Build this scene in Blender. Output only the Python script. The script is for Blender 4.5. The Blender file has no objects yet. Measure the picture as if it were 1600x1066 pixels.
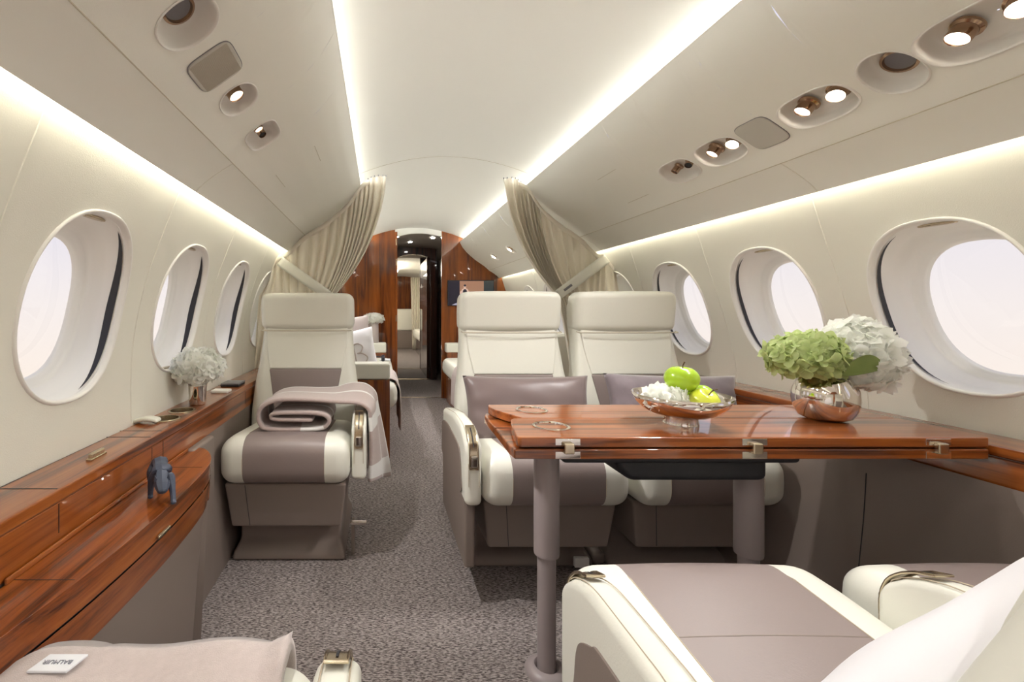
import bpy, bmesh, math, random
import numpy as np
from mathutils import Vector, Matrix
random.seed(7)
PI = math.pi
F = 700.0          # focal length in pixels of a 1600 px wide frame (about 16 mm)
CZ = 1.10          # eye height
CX = 0.43          # centre line of the cabin
YB = 5.60          # forward bulkhead
YR = -1.7          # rear bulkhead

# ------------------------------------------------------------ camera, world, exposure
sc = bpy.context.scene
cam = bpy.data.cameras.new('camera')
camo = bpy.data.objects.new('camera', cam)
sc.collection.objects.link(camo)
camo.location = (0, 0, CZ)
camo.rotation_euler = (PI/2, 0, 0)
cam.sensor_fit = 'HORIZONTAL'
cam.sensor_width = 36.0
cam.lens = 36.0*F/1600.0
cam.shift_x = 206.0/1600.0
cam.shift_y = -48.0/1600.0
cam.clip_start = 0.02
sc.camera = camo
sc.view_settings.view_transform = 'Standard'
sc.view_settings.look = 'None'
sc.view_settings.gamma = 1.0
sc.view_settings.use_curve_mapping = False
sc.view_settings.exposure = 0.54
STRIP_TOP = 22.0
STRIP_COVE = 11.0
LAMP = 12.0
SPOT = 4.0       # watts of every lit spotlight

world = bpy.data.worlds.new('sky'); sc.world = world
world.use_nodes = True
wn = world.node_tree.nodes; wl = world.node_tree.links
wn.clear()
wo = wn.new('ShaderNodeOutputWorld'); wb = wn.new('ShaderNodeBackground')
tc = wn.new('ShaderNodeTexCoord'); sx = wn.new('ShaderNodeSeparateXYZ')
rp = wn.new('ShaderNodeValToRGB'); mr = wn.new('ShaderNodeMapRange')
mr.inputs['From Min'].default_value = -0.20; mr.inputs['From Max'].default_value = 0.22
wl.new(tc.outputs['Generated'], sx.inputs[0]); wl.new(sx.outputs['Z'], mr.inputs['Value'])
wl.new(mr.outputs[0], rp.inputs[0]); wl.new(rp.outputs[0], wb.inputs[0]); wl.new(wb.outputs[0], wo.inputs[0])
e = rp.color_ramp.elements
e[0].position = 0.0; e[0].color = (1.0, 0.86, 0.73, 1)
e[1].position = 1.0; e[1].color = (0.76, 0.75, 0.87, 1)
k = rp.color_ramp.elements.new(0.50); k.color = (0.93, 0.86, 0.84, 1)
wb.inputs[1].default_value = .73

# ------------------------------------------------------------ materials
def lin(c):
    return tuple(((v/255)/12.92 if v/255 <= .04045 else ((v/255+.055)/1.055)**2.4) for v in c)

def mat(name, rgb, rough=.5, metal=0, coat=0, bump=None, sheen=0, vary=None, emit=None, spec=None):
    m = bpy.data.materials.new(name); m.use_nodes = True
    n = m.node_tree.nodes; l = m.node_tree.links; b = n['Principled BSDF']
    b.inputs['Base Color'].default_value = (*lin(rgb), 1)
    b.inputs['Roughness'].default_value = rough; b.inputs['Metallic'].default_value = metal
    b.inputs['Coat Weight'].default_value = coat; b.inputs['Coat Roughness'].default_value = .03
    if spec is not None: b.inputs['Specular IOR Level'].default_value = spec
    if sheen: b.inputs['Sheen Weight'].default_value = sheen; b.inputs['Sheen Roughness'].default_value = .5
    t = n.new('ShaderNodeTexCoord')
    if vary:
        sc_, rgb2 = vary
        nz = n.new('ShaderNodeTexNoise'); nz.inputs['Scale'].default_value = sc_; nz.inputs['Detail'].default_value = 3
        mx = n.new('ShaderNodeMix'); mx.data_type = 'RGBA'
        mx.inputs[6].default_value = (*lin(rgb), 1); mx.inputs[7].default_value = (*lin(rgb2), 1)
        l.new(t.outputs['Object'], nz.inputs['Vector']); l.new(nz.outputs[0], mx.inputs[0]); l.new(mx.outputs[2], b.inputs['Base Color'])
    if bump:
        nz = n.new('ShaderNodeTexNoise'); nz.inputs['Scale'].default_value = bump[0]; nz.inputs['Detail'].default_value = 4
        bp = n.new('ShaderNodeBump'); bp.inputs['Strength'].default_value = bump[1]; bp.inputs['Distance'].default_value = .01
        l.new(t.outputs['Object'], nz.inputs['Vector']); l.new(nz.outputs[0], bp.inputs['Height']); l.new(bp.outputs[0], b.inputs['Normal'])
    if emit:
        b.inputs['Emission Color'].default_value = (*lin(emit[0]), 1); b.inputs['Emission Strength'].default_value = emit[1]
    return m

def wood(name, axis, dark=(74, 34, 11), mid=(138, 70, 22), light=(172, 98, 40), scale=1.0):
    m = bpy.data.materials.new(name); m.use_nodes = True
    n = m.node_tree.nodes; l = m.node_tree.links; b = n['Principled BSDF']
    t = n.new('ShaderNodeTexCoord'); mp = n.new('ShaderNodeMapping')
    s = [14*scale]*3; s[axis] = .8*scale
    mp.inputs['Scale'].default_value = s
    n1 = n.new('ShaderNodeTexNoise'); n1.inputs['Scale'].default_value = 1.6; n1.inputs['Detail'].default_value = 7; n1.inputs['Distortion'].default_value = .9
    mp2 = n.new('ShaderNodeMapping'); s2 = [160]*3; s2[axis] = 4; mp2.inputs['Scale'].default_value = s2
    n2 = n.new('ShaderNodeTexNoise'); n2.inputs['Scale'].default_value = 1.5; n2.inputs['Detail'].default_value = 3
    r = n.new('ShaderNodeValToRGB')
    e = r.color_ramp.elements
    e[0].position = .36; e[0].color = (*lin(dark), 1); e[1].position = .68; e[1].color = (*lin(light), 1)
    q = r.color_ramp.elements.new(.47); q.color = (*lin(mid), 1)
    mx = n.new('ShaderNodeMix'); mx.data_type = 'FLOAT'; mx.inputs[0].default_value = .22
    l.new(t.outputs['Object'], mp.inputs[0]); l.new(mp.outputs[0], n1.inputs['Vector'])
    l.new(t.outputs['Object'], mp2.inputs[0]); l.new(mp2.outputs[0], n2.inputs['Vector'])
    l.new(n1.outputs[0], mx.inputs[2]); l.new(n2.outputs[0], mx.inputs[3]); l.new(mx.outputs[0], r.inputs[0])
    l.new(r.outputs[0], b.inputs['Base Color'])
    b.inputs['Roughness'].default_value = .35; b.inputs['Coat Weight'].default_value = 1.0; b.inputs['Coat Roughness'].default_value = .02
    b.inputs['Coat IOR'].default_value = 1.55; b.inputs['Specular IOR Level'].default_value = .25
    return m

M = {}
M['wall'] = mat('wall_fabric', (233, 231, 219), .65, bump=(380, .12), spec=.3)
M['ceil'] = mat('ceiling_fabric', (240, 239, 230), .6, bump=(500, .06), spec=.3)
M['cream'] = mat('cream_leather', (231, 230, 218), .42, bump=(260, .05))
M['cream2'] = mat('cream_seam', (200, 192, 172), .5)
M['stitch'] = mat('stitching', (186, 172, 150), .7)
M['taupe'] = mat('taupe_leather', (140, 126, 122), .45, bump=(260, .05))
M['taupe_d'] = mat('taupe_panel', (134, 121, 113), .55, bump=(420, .06))
M['white'] = mat('white_plastic', (240, 238, 232), .35)
M['reveal'] = mat('window_shell', (244, 243, 238), .3)
M['black'] = mat('black_gap', (38, 38, 44), .5)
M['chrome'] = mat('polished_nickel', (225, 218, 210), .07, metal=1)
M['nickel'] = mat('brushed_champagne_metal', (196, 182, 158), .25, metal=1)
M['bronze'] = mat('bronze_metal', (176, 148, 124), .2, metal=1)
M['wood_x'] = wood('lacquered_wood_across', 0)
M['wood_y'] = wood('lacquered_wood_along', 1)
M['wood_z'] = wood('lacquered_wood_upright', 2, (72, 32, 8), (124, 62, 16), (160, 88, 28), .8)
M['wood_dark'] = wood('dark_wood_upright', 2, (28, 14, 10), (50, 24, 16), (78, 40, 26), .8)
M['curtain'] = mat('curtain_cloth', (247, 240, 224), .75, bump=(500, .08), sheen=.2)
M['leg'] = mat('taupe_paint', (158, 147, 146), .4)
M['tray'] = mat('black_tray', (30, 31, 36), .55, bump=(700, .1))
M['pillow'] = mat('taupe_satin', (120, 104, 102), .38, sheen=.3)
M['velvet'] = mat('taupe_velvet', (104, 92, 98), .6, sheen=.8, vary=(22, (138, 124, 130)))
M['linen'] = mat('white_linen', (236, 234, 238), .7, sheen=.1, bump=(8, .15))
M['lilac'] = mat('lilac_cloth', (188, 176, 172), .8)
M['grille'] = mat('speaker_grille_paint', (196, 193, 184), .6)
M['grey'] = mat('grey_mesh', (120, 118, 122), .5)
M['petal_w'] = mat('white_petals', (255, 255, 253), .6, vary=(60, (248, 250, 240)))
M['petal_g'] = mat('green_petals', (176, 198, 116), .6, vary=(45, (222, 228, 178)))
M['petal_c'] = mat('petal_heart', (196, 206, 130), .6)
for k_ in ('petal_w', 'petal_g', 'curtain'):
    nt = M[k_].node_tree; pb = nt.nodes['Principled BSDF']; tr = nt.nodes.new('ShaderNodeBsdfTranslucent'); ms = nt.nodes.new('ShaderNodeMixShader')
    if pb.inputs['Base Color'].links: nt.links.new(pb.inputs['Base Color'].links[0].from_socket, tr.inputs[0])
    else: tr.inputs[0].default_value = pb.inputs['Base Color'].default_value
    ms.inputs[0].default_value = .5 if k_ != 'curtain' else .15
    nt.links.new(pb.outputs[0], ms.inputs[1]); nt.links.new(tr.outputs[0], ms.inputs[2]); nt.links.new(ms.outputs[0], nt.nodes['Material Output'].inputs[0])
M['leaf'] = mat('leaf_green', (92, 112, 52), .45, vary=(20, (126, 140, 72)))
M['apple'] = mat('apple_green', (148, 190, 20), .22, vary=(9, (176, 206, 46)), coat=.4)
M['apple_y'] = mat('apple_yellow', (192, 206, 44), .25, vary=(9, (214, 214, 80)), coat=.4)
M['stem'] = mat('stem_brown', (84, 60, 36), .7)
M['figure'] = mat('blue_grey_resin', (62, 70, 88), .5)
M['lamp'] = mat('lamp_glow', (255, 255, 255), .5, emit=((255, 244, 228), LAMP))
M['lamp_dim'] = mat('corridor_lamp_glow', (255, 255, 255), .5, emit=((255, 246, 235), 60))
M['strip_top'] = mat('ceiling_strip_glow', (255, 255, 255), .5, emit=((252, 252, 255), STRIP_TOP))
M['strip_cove'] = mat('cove_strip_glow', (255, 255, 255), .5, emit=((255, 250, 240), STRIP_COVE))
M['cord'] = mat('corridor_ceiling', (176, 168, 156), .5)
M['paper'] = mat('label_cloth', (236, 238, 242), .6)
M['ink'] = mat('label_ink', (138, 140, 150), .7)
M['phones'] = mat('black_headphones', (30, 30, 42), .3)

def glass():
    m = bpy.data.materials.new('window_glass'); m.use_nodes = True
    n = m.node_tree.nodes; l = m.node_tree.links; n.clear()
    o = n.new('ShaderNodeOutputMaterial'); t = n.new('ShaderNodeBsdfTransparent'); g = n.new('ShaderNodeBsdfGlossy')
    g.inputs['Roughness'].default_value = .02; x = n.new('ShaderNodeMixShader'); x.inputs[0].default_value = .05
    t.inputs[0].default_value = (.98, .98, .98, 1)
    l.new(t.outputs[0], x.inputs[1]); l.new(g.outputs[0], x.inputs[2]); l.new(x.outputs[0], o.inputs[0])
    return m
M['glass'] = glass()

def carpet_mat():
    m = bpy.data.materials.new('heather_carpet'); m.use_nodes = True
    n = m.node_tree.nodes; l = m.node_tree.links; b = n['Principled BSDF']
    t = n.new('ShaderNodeTexCoord'); mp = n.new('ShaderNodeMapping'); mp.inputs['Scale'].default_value = (75, 300, 100)
    a = n.new('ShaderNodeTexNoise'); a.inputs['Scale'].default_value = 1; a.inputs['Detail'].default_value = 3; a.inputs['Distortion'].default_value = .6
    r = n.new('ShaderNodeValToRGB'); e = r.color_ramp.elements
    e[0].position = .40; e[0].color = (*lin((70, 61, 59)), 1); e[1].position = .60; e[1].color = (*lin((172, 162, 158)), 1)
    bp = n.new('ShaderNodeBump'); bp.inputs['Strength'].default_value = .6; bp.inputs['Distance'].default_value = .004
    l.new(t.outputs['Object'], mp.inputs[0]); l.new(mp.outputs[0], a.inputs['Vector']); l.new(a.outputs[0], r.inputs[0])
    l.new(r.outputs[0], b.inputs['Base Color']); l.new(a.outputs[0], bp.inputs['Height']); l.new(bp.outputs[0], b.inputs['Normal'])
    b.inputs['Roughness'].default_value = .9
    return m
M['carpet'] = carpet_mat()

def throw_mat(name, bands, lines, base, pale):
    """wool cloth with woven bands across (u) and along (v), read from the UV map of the sheet"""
    m = bpy.data.materials.new(name); m.use_nodes = True
    n = m.node_tree.nodes; l = m.node_tree.links; b = n['Principled BSDF']
    uv = n.new('ShaderNodeUVMap'); s = n.new('ShaderNodeSeparateXYZ'); l.new(uv.outputs[0], s.inputs[0])
    last = None
    for ax, rs in ((0, bands), (1, lines)):
        for lo, hi in rs:
            g = n.new('ShaderNodeMath'); g.operation = 'GREATER_THAN'; g.inputs[1].default_value = lo
            h = n.new('ShaderNodeMath'); h.operation = 'LESS_THAN'; h.inputs[1].default_value = hi
            x = n.new('ShaderNodeMath'); x.operation = 'MULTIPLY'
            l.new(s.outputs[ax], g.inputs[0]); l.new(s.outputs[ax], h.inputs[0]); l.new(g.outputs[0], x.inputs[0]); l.new(h.outputs[0], x.inputs[1])
            if last is None: last = x
            else:
                y = n.new('ShaderNodeMath'); y.operation = 'MAXIMUM'; l.new(last.outputs[0], y.inputs[0]); l.new(x.outputs[0], y.inputs[1]); last = y
    t = n.new('ShaderNodeTexCoord'); nz = n.new('ShaderNodeTexNoise'); nz.inputs['Scale'].default_value = 90; nz.inputs['Detail'].default_value = 5
    l.new(t.outputs['Object'], nz.inputs['Vector'])
    c = n.new('ShaderNodeMix'); c.data_type = 'RGBA'; c.inputs[6].default_value = (*lin(base), 1); c.inputs[7].default_value = (*lin(tuple(min(255, v+22) for v in base)), 1)
    l.new(nz.outputs[0], c.inputs[0])
    if last is not None:
        d = n.new('ShaderNodeMix'); d.data_type = 'RGBA'; d.inputs[7].default_value = (*lin(pale), 1)
        l.new(last.outputs[0], d.inputs[0]); l.new(c.outputs[2], d.inputs[6]); l.new(d.outputs[2], b.inputs['Base Color'])
    else: l.new(c.outputs[2], b.inputs['Base Color'])
    bp = n.new('ShaderNodeBump'); bp.inputs['Strength'].default_value = .35; bp.inputs['Distance'].default_value = .004
    nb = n.new('ShaderNodeTexNoise'); nb.inputs['Scale'].default_value = 600
    l.new(t.outputs['Object'], nb.inputs['Vector']); l.new(nb.outputs[0], bp.inputs['Height']); l.new(bp.outputs[0], b.inputs['Normal'])
    b.inputs['Roughness'].default_value = .9; b.inputs['Sheen Weight'].default_value = .5
    return m
M['throw'] = throw_mat('striped_wool', [(.30, .335), (.845, .885), (.965, .99)], [(.50, .56), (.93, .99)], (168, 150, 144), (228, 226, 222))
M['throw2'] = throw_mat('plain_wool', [], [], (186, 172, 167), (230, 230, 230))

# ------------------------------------------------------------ helpers
col = sc.collection
def link(name, bm, m, parent=None, recalc=True, smooth=True, ang=.7, uv=None):
    if recalc: bmesh.ops.recalc_face_normals(bm, faces=bm.faces[:])
    for f in bm.faces: f.smooth = smooth
    if smooth:
        for ed in bm.edges:
            if len(ed.link_faces) == 2 and ed.calc_face_angle(0) > ang: ed.smooth = False
    ar = [f.calc_area() for f in bm.faces]; wn_ = smooth and len(ar) > 6 and max(ar) > 40*(sorted(ar)[len(ar)//10]+1e-9)
    me = bpy.data.meshes.new(name); bm.to_mesh(me); bm.free()
    for x in (m if isinstance(m, (list, tuple)) else [m]): me.materials.append(x)
    o = bpy.data.objects.new(name, me); col.objects.link(o)
    if parent: o.parent = parent
    if wn_: weighted(o)
    return o
def weighted(o):
    md = o.modifiers.new('normals', 'WEIGHTED_NORMAL'); md.keep_sharp = True; md.weight = 100
def thing(name, label, cat, loc=(0, 0, 0), rz=0, group=None):
    o = bpy.data.objects.new(name, None); col.objects.link(o); o.location = loc; o.rotation_euler = (0, 0, rz)
    o.empty_display_size = .1
    return tag(o, label, cat, group)
def tag(o, label, cat, group=None, kind=None):
    o['label'] = label; o['category'] = cat
    if group: o['group'] = group
    if kind: o['kind'] = kind
    return o
def struct(o): o['kind'] = 'structure'; return o
def local(o, bmfun=None): return o

def rbox(x0, x1, y0, y1, z0, z1, r=.02, n=(6, 6, 6), k=4, cuts=((), (), ()), f=None, bm=None, matf=None):
    """box with rounded edges on a dense surface grid; f deforms every point"""
    bm = bm or bmesh.new()
    lo = (x0, y0, z0); hi = (x1, y1, z1)
    r = min(r, *( (hi[i]-lo[i])/2*.999 for i in range(3)))
    ax = []
    for i in range(3):
        c = [lo[i] + r*(1-math.cos(PI/2*t/k)) * 1.0 for t in range(k)]
        inner = list(np.linspace(lo[i]+r, hi[i]-r, n[i]+1)) + [q for q in cuts[i] if lo[i]+r < q < hi[i]-r]
        inner = sorted(set(round(float(v), 6) for v in inner))
        c = c + inner + [hi[i]+lo[i]-v for v in reversed(c)]
        ax.append(c)
    nx, ny, nz = (len(a) for a in ax)
    vs = {}
    def v(i, j, l):
        key = (i, j, l)
        if key not in vs:
            p = Vector((ax[0][i], ax[1][j], ax[2][l]))
            q = Vector([min(max(p[a], lo[a]+r), hi[a]-r) for a in range(3)])
            d = p-q
            if d.length > 1e-9: p = q + d.normalized()*r
            if f: p = Vector(f(p.x, p.y, p.z))
            vs[key] = bm.verts.new(p)
        return vs[key]
    def quad(a, b, c, d):
        try: fc = bm.faces.new((v(*a), v(*b), v(*c), v(*d)))
        except ValueError: return
        if matf:
            cc = [sum(ax[t][q[t]] for q in (a, b, c, d))/4 for t in range(3)]
            fc.material_index = matf(*cc)
    for i in range(nx-1):
        for j in range(ny-1):
            quad((i, j, 0), (i, j+1, 0), (i+1, j+1, 0), (i+1, j, 0)); quad((i, j, nz-1), (i+1, j, nz-1), (i+1, j+1, nz-1), (i, j+1, nz-1))
    for i in range(nx-1):
        for l in range(nz-1):
            quad((i, 0, l), (i+1, 0, l), (i+1, 0, l+1), (i, 0, l+1)); quad((i, ny-1, l), (i, ny-1, l+1), (i+1, ny-1, l+1), (i+1, ny-1, l))
    for j in range(ny-1):
        for l in range(nz-1):
            quad((0, j, l), (0, j, l+1), (0, j+1, l+1), (0, j+1, l)); quad((nx-1, j, l), (nx-1, j+1, l), (nx-1, j+1, l+1), (nx-1, j, l+1))
    return bm

def grid(fn, nu, nv, bm=None, cu=False, cv=False, mi=None, uv=False):
    bm = bm or bmesh.new()
    vs = [[bm.verts.new(fn(i/nu, j/nv)) for j in range(nv if cv else nv+1)] for i in range(nu if cu else nu+1)]
    lay = bm.loops.layers.uv.verify() if uv else None
    for i in range(nu):
        for j in range(nv):
            a = [(i, j), (i+1, j), (i+1, j+1), (i, j+1)]
            try: fc = bm.faces.new([vs[p % nu if cu else p][q % nv if cv else q] for p, q in a])
            except ValueError: continue
            if mi: fc.material_index = mi((i+.5)/nu, (j+.5)/nv)
            if uv:
                for lp, (p, q) in zip(fc.loops, a): lp[lay].uv = (p/nu, q/nv)
    return bm

def solidify(o, t, off=0):
    md = o.modifiers.new('thick', 'SOLIDIFY'); md.thickness = t; md.offset = off; return o
def lathe(pts, n=32, c=(0, 0, 0), bm=None, mi=0):
    bm = bm or bmesh.new(); rings = []
    for r, z in pts:
        if r < 1e-6: rings.append([bm.verts.new((c[0], c[1], c[2]+z))])
        else: rings.append([bm.verts.new((c[0]+r*math.cos(2*PI*i/n), c[1]+r*math.sin(2*PI*i/n), c[2]+z)) for i in range(n)])
    for a, b in zip(rings, rings[1:]):
        for i in range(n):
            j = (i+1) % n
            q = [a[i % len(a)], a[j % len(a)], b[j % len(b)], b[i % len(b)]]
            u = []
            for w in q:
                if w not in u: u.append(w)
            if len(u) > 2:
                try: bm.faces.new(u).material_index = mi
                except ValueError: pass
    return bm
def tube(pts, r, n=10, bm=None, closed=False, cap=True):
    bm = bm or bmesh.new(); pts = [Vector(p) for p in pts]; N = len(pts); rings = []
    prev = None
    for i, p in enumerate(pts):
        a = pts[(i-1) % N] if (closed or i) else p; b = pts[(i+1) % N] if (closed or i < N-1) else p
        t = (b-a).normalized()
        if prev is None:
            up = Vector((0, 0, 1)) if abs(t.z) < .9 else Vector((1, 0, 0)); s = t.cross(up).normalized()
        else:
            s = (prev - t*prev.dot(t)).normalized()
        prev = s; w = t.cross(s)
        rr = r[i] if isinstance(r, (list, tuple)) else r
        rings.append([bm.verts.new(p + (s*math.cos(2*PI*k/n) + w*math.sin(2*PI*k/n))*rr) for k in range(n)])
    for i in range(N if closed else N-1):
        a = rings[i]; b = rings[(i+1) % N]
        for k in range(n):
            try: bm.faces.new((a[k], a[(k+1) % n], b[(k+1) % n], b[k]))
            except ValueError: pass
    if cap and not closed: bm.faces.new(rings[0]); bm.faces.new(rings[-1])
    return bm
def prism(poly, z0, z1, bev=.002, seg=2, axis=2, bm=None):
    """poly in the plane across the axis; axis 2: (x,y), axis 1: (x,z) extruded in y, axis 0: (y,z) extruded in x"""
    b2 = bmesh.new()
    def P(a, b, c): return {2: (a, b, c), 1: (a, c, b), 0: (c, a, b)}[axis]
    lo = [b2.verts.new(P(x, y, z0)) for x, y in poly]; hi = [b2.verts.new(P(x, y, z1)) for x, y in poly]
    b2.faces.new(lo); b2.faces.new(hi); n = len(poly)
    for i in range(n): b2.faces.new((lo[i], lo[(i+1) % n], hi[(i+1) % n], hi[i]))
    bmesh.ops.recalc_face_normals(b2, faces=b2.faces[:])
    if bev:
        eds = [e_ for e_ in b2.edges if e_.calc_face_angle(0) > .5]
        bmesh.ops.bevel(b2, geom=eds, offset=bev, segments=seg, affect='EDGES', profile=.5, clamp_overlap=True)
    if bm is None: return b2
    me = bpy.data.meshes.new('t'); b2.to_mesh(me); b2.free(); bm.from_mesh(me); bpy.data.meshes.remove(me); return bm
def box(x0, x1, y0, y1, z0, z1, bev=.003, bm=None): return prism([(x0, y0), (x1, y0), (x1, y1), (x0, y1)], z0, z1, bev, 2, 2, bm)
def cut_holes(o, cyl):
    """bore real round holes: (x, y, radius, z0, z1)"""
    tmp = []
    for x, y, r, z0, z1 in cyl:
        b = lathe([(0, z0), (r, z0), (r, z1), (0, z1)], 40, (x, y, 0)); c = link('bore', b, M['nickel']); tmp.append(c)
        md = o.modifiers.new('b', 'BOOLEAN'); md.operation = 'DIFFERENCE'; md.object = c; md.solver = 'EXACT'
    dg = bpy.context.evaluated_depsgraph_get(); me = bpy.data.meshes.new_from_object(o.evaluated_get(dg))
    o.modifiers.clear(); o.data = me; weighted(o)
    for c in tmp: bpy.data.objects.remove(c)
def xf(bm, mtx): bmesh.ops.transform(bm, matrix=mtx, verts=bm.verts[:]); return bm
def at(px, py, y): return Vector(((px-594)/F*y, y, CZ-(py-485)/F*y))
def interp(pts, t):
    xs = [p[0] for p in pts]; ys = [p[1] for p in pts]; return float(np.interp(t, xs, ys))
def catmull(pts, m=8, closed=False):
    P = [np.array(p, float) for p in pts]; N = len(P); out = []
    for i in range(N if closed else N-1):
        if closed: a, b, c, d = P[i-1], P[i], P[(i+1) % N], P[(i+2) % N]
        else: a, b, c, d = P[max(i-1, 0)], P[i], P[i+1], P[min(i+2, N-1)]
        for q in range(m):
            t = q/m; out.append(.5*((2*b)+(c-a)*t+(2*a-5*b+4*c-d)*t*t+(3*b-a-3*c+d)*t**3))
    if not closed: out.append(P[-1])
    return [tuple(float(x) for x in p) for p in out]

def oval(th, ra, rb, e=2.35):
    c, s = math.cos(th), math.sin(th)
    return (ra*math.copysign(abs(s)**(2/e), s), rb*math.copysign(abs(c)**(2/e), c))   # (a, b)

def holed(surf, a0, a1, b0, b1, holes, step=.15, na=14, bm=None):
    """surface surf(a,b)->point with oval holes (ac, bc, ra, rb, exponent) laid along b"""
    bm = bm or bmesh.new(); holes = sorted(holes, key=lambda h: h[1]); cur = b0
    cells = []
    for i, h in enumerate(holes):
        lo = h[1]-h[3]-.05; hi = h[1]+h[3]+.05
        if i: lo = max(lo, (holes[i-1][1]+holes[i-1][3]+h[1]-h[3])/2)
        if i < len(holes)-1: hi = min(hi, (holes[i+1][1]-holes[i+1][3]+h[1]+h[3])/2)
        cells.append((max(lo, b0), min(hi, b1), h))
    for lo, hi, h in cells:
        if lo-cur > 1e-4:
            nb = max(1, int((lo-cur)/step)); c0 = cur
            grid(lambda u, v: surf(a0+(a1-a0)*u, c0+(lo-c0)*v), na*2, nb, bm)
        ac, bc, ra, rb, ex = h; N = 64
        corners = [math.atan2(a-ac, b-bc) for a in (a0, a1) for b in (lo, hi)]
        ths = sorted(set([round(2*PI*i/N-PI, 5) for i in range(N)] + [round(c, 5) for c in corners]))
        def outer(th):
            c, s = math.cos(th), math.sin(th); t = 1e9
            if c > 1e-9: t = min(t, (hi-bc)/c)
            if c < -1e-9: t = min(t, (lo-bc)/c)
            if s > 1e-9: t = min(t, (a1-ac)/s)
            if s < -1e-9: t = min(t, (a0-ac)/s)
            return (ac+t*s, bc+t*c)
        n = len(ths)
        def inner(th):
            c, s = math.cos(th), math.sin(th)
            k = (abs(s/ra)**ex+abs(c/rb)**ex)**(-1/ex); return (ac+k*s, bc+k*c)
        R = 10
        rings = []
        for q in range(R+1):
            w = q/R; row = []
            for th in ths:
                i0, o0 = inner(th), outer(th)
                row.append(bm.verts.new(surf(i0[0]+(o0[0]-i0[0])*w, i0[1]+(o0[1]-i0[1])*w)))
            rings.append(row)
        for q in range(R):
            for i in range(n): bm.faces.new((rings[q][i], rings[q][(i+1) % n], rings[q+1][(i+1) % n], rings[q+1][i]))
        cur = hi
    if b1-cur > 1e-4:
        c0 = cur; nb = max(1, int((b1-cur)/step)); grid(lambda u, v: surf(a0+(a1-a0)*u, c0+(b1-c0)*v), na*2, nb, bm)
    bmesh.ops.remove_doubles(bm, verts=bm.verts[:], dist=1e-5)
    return bm
def invx(a, b, ra, rb, e): pass

# ------------------------------------------------------------ cabin section
WL = [(.66, 1.262), (.9, 1.264), (1.1, 1.238), (1.3, 1.18), (1.5, 1.10), (1.58, 1.072)]
WR = [(.66, 1.292), (.9, 1.272), (1.1, 1.218), (1.3, 1.155), (1.5, 1.09), (1.58, 1.065)]
pl = np.polyfit([p[0] for p in WL], [p[1] for p in WL], 4); pr = np.polyfit([p[0] for p in WR], [p[1] for p in WR], 4)
def wx(s, z): return CX + s*float(np.polyval(pl if s < 0 else pr, z))
UP = [(.565, 1.95), (.60, 1.885), (.65, 1.825), (.70, 1.778), (.76, 1.728), (.82, 1.687), (.88, 1.645), (.93, 1.60)]
def upz(w): return interp([(a, b) for a, b in UP], w)
def ceil_up(s, a, y):   # a = distance from centre line
    return (CX+s*a, y, upz(a))
def archz(w): return 2.13-.36*w*w

# floor
b = grid(lambda u, v: (-1.0+3.2*u, YR+(YB+.02-YR)*v, 0), 4, 8); struct(link('floor', b, M['carpet'], recalc=False))
# walls with window holes
WIN = {-1: [1.197+.605*k_ for k_ in range(-4, 7)], 1: [1.29+.58*k_ for k_ in range(-4, 7)]}
ZW, RA, RB = 1.108, .245, .195
for s, nm in ((-1, 'wall_left'), (1, 'wall_right')):
    b = holed(lambda a, y: (wx(s, a), y, a), .66, 1.58, YR, YB, [(ZW, y, RA, RB, 2.35) for y in WIN[s] if YR+.3 < y < YB-.25])
    bmesh.ops.recalc_face_normals(b, faces=b.faces[:])
    struct(link(nm, b, M['wall'], recalc=False))
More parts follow.
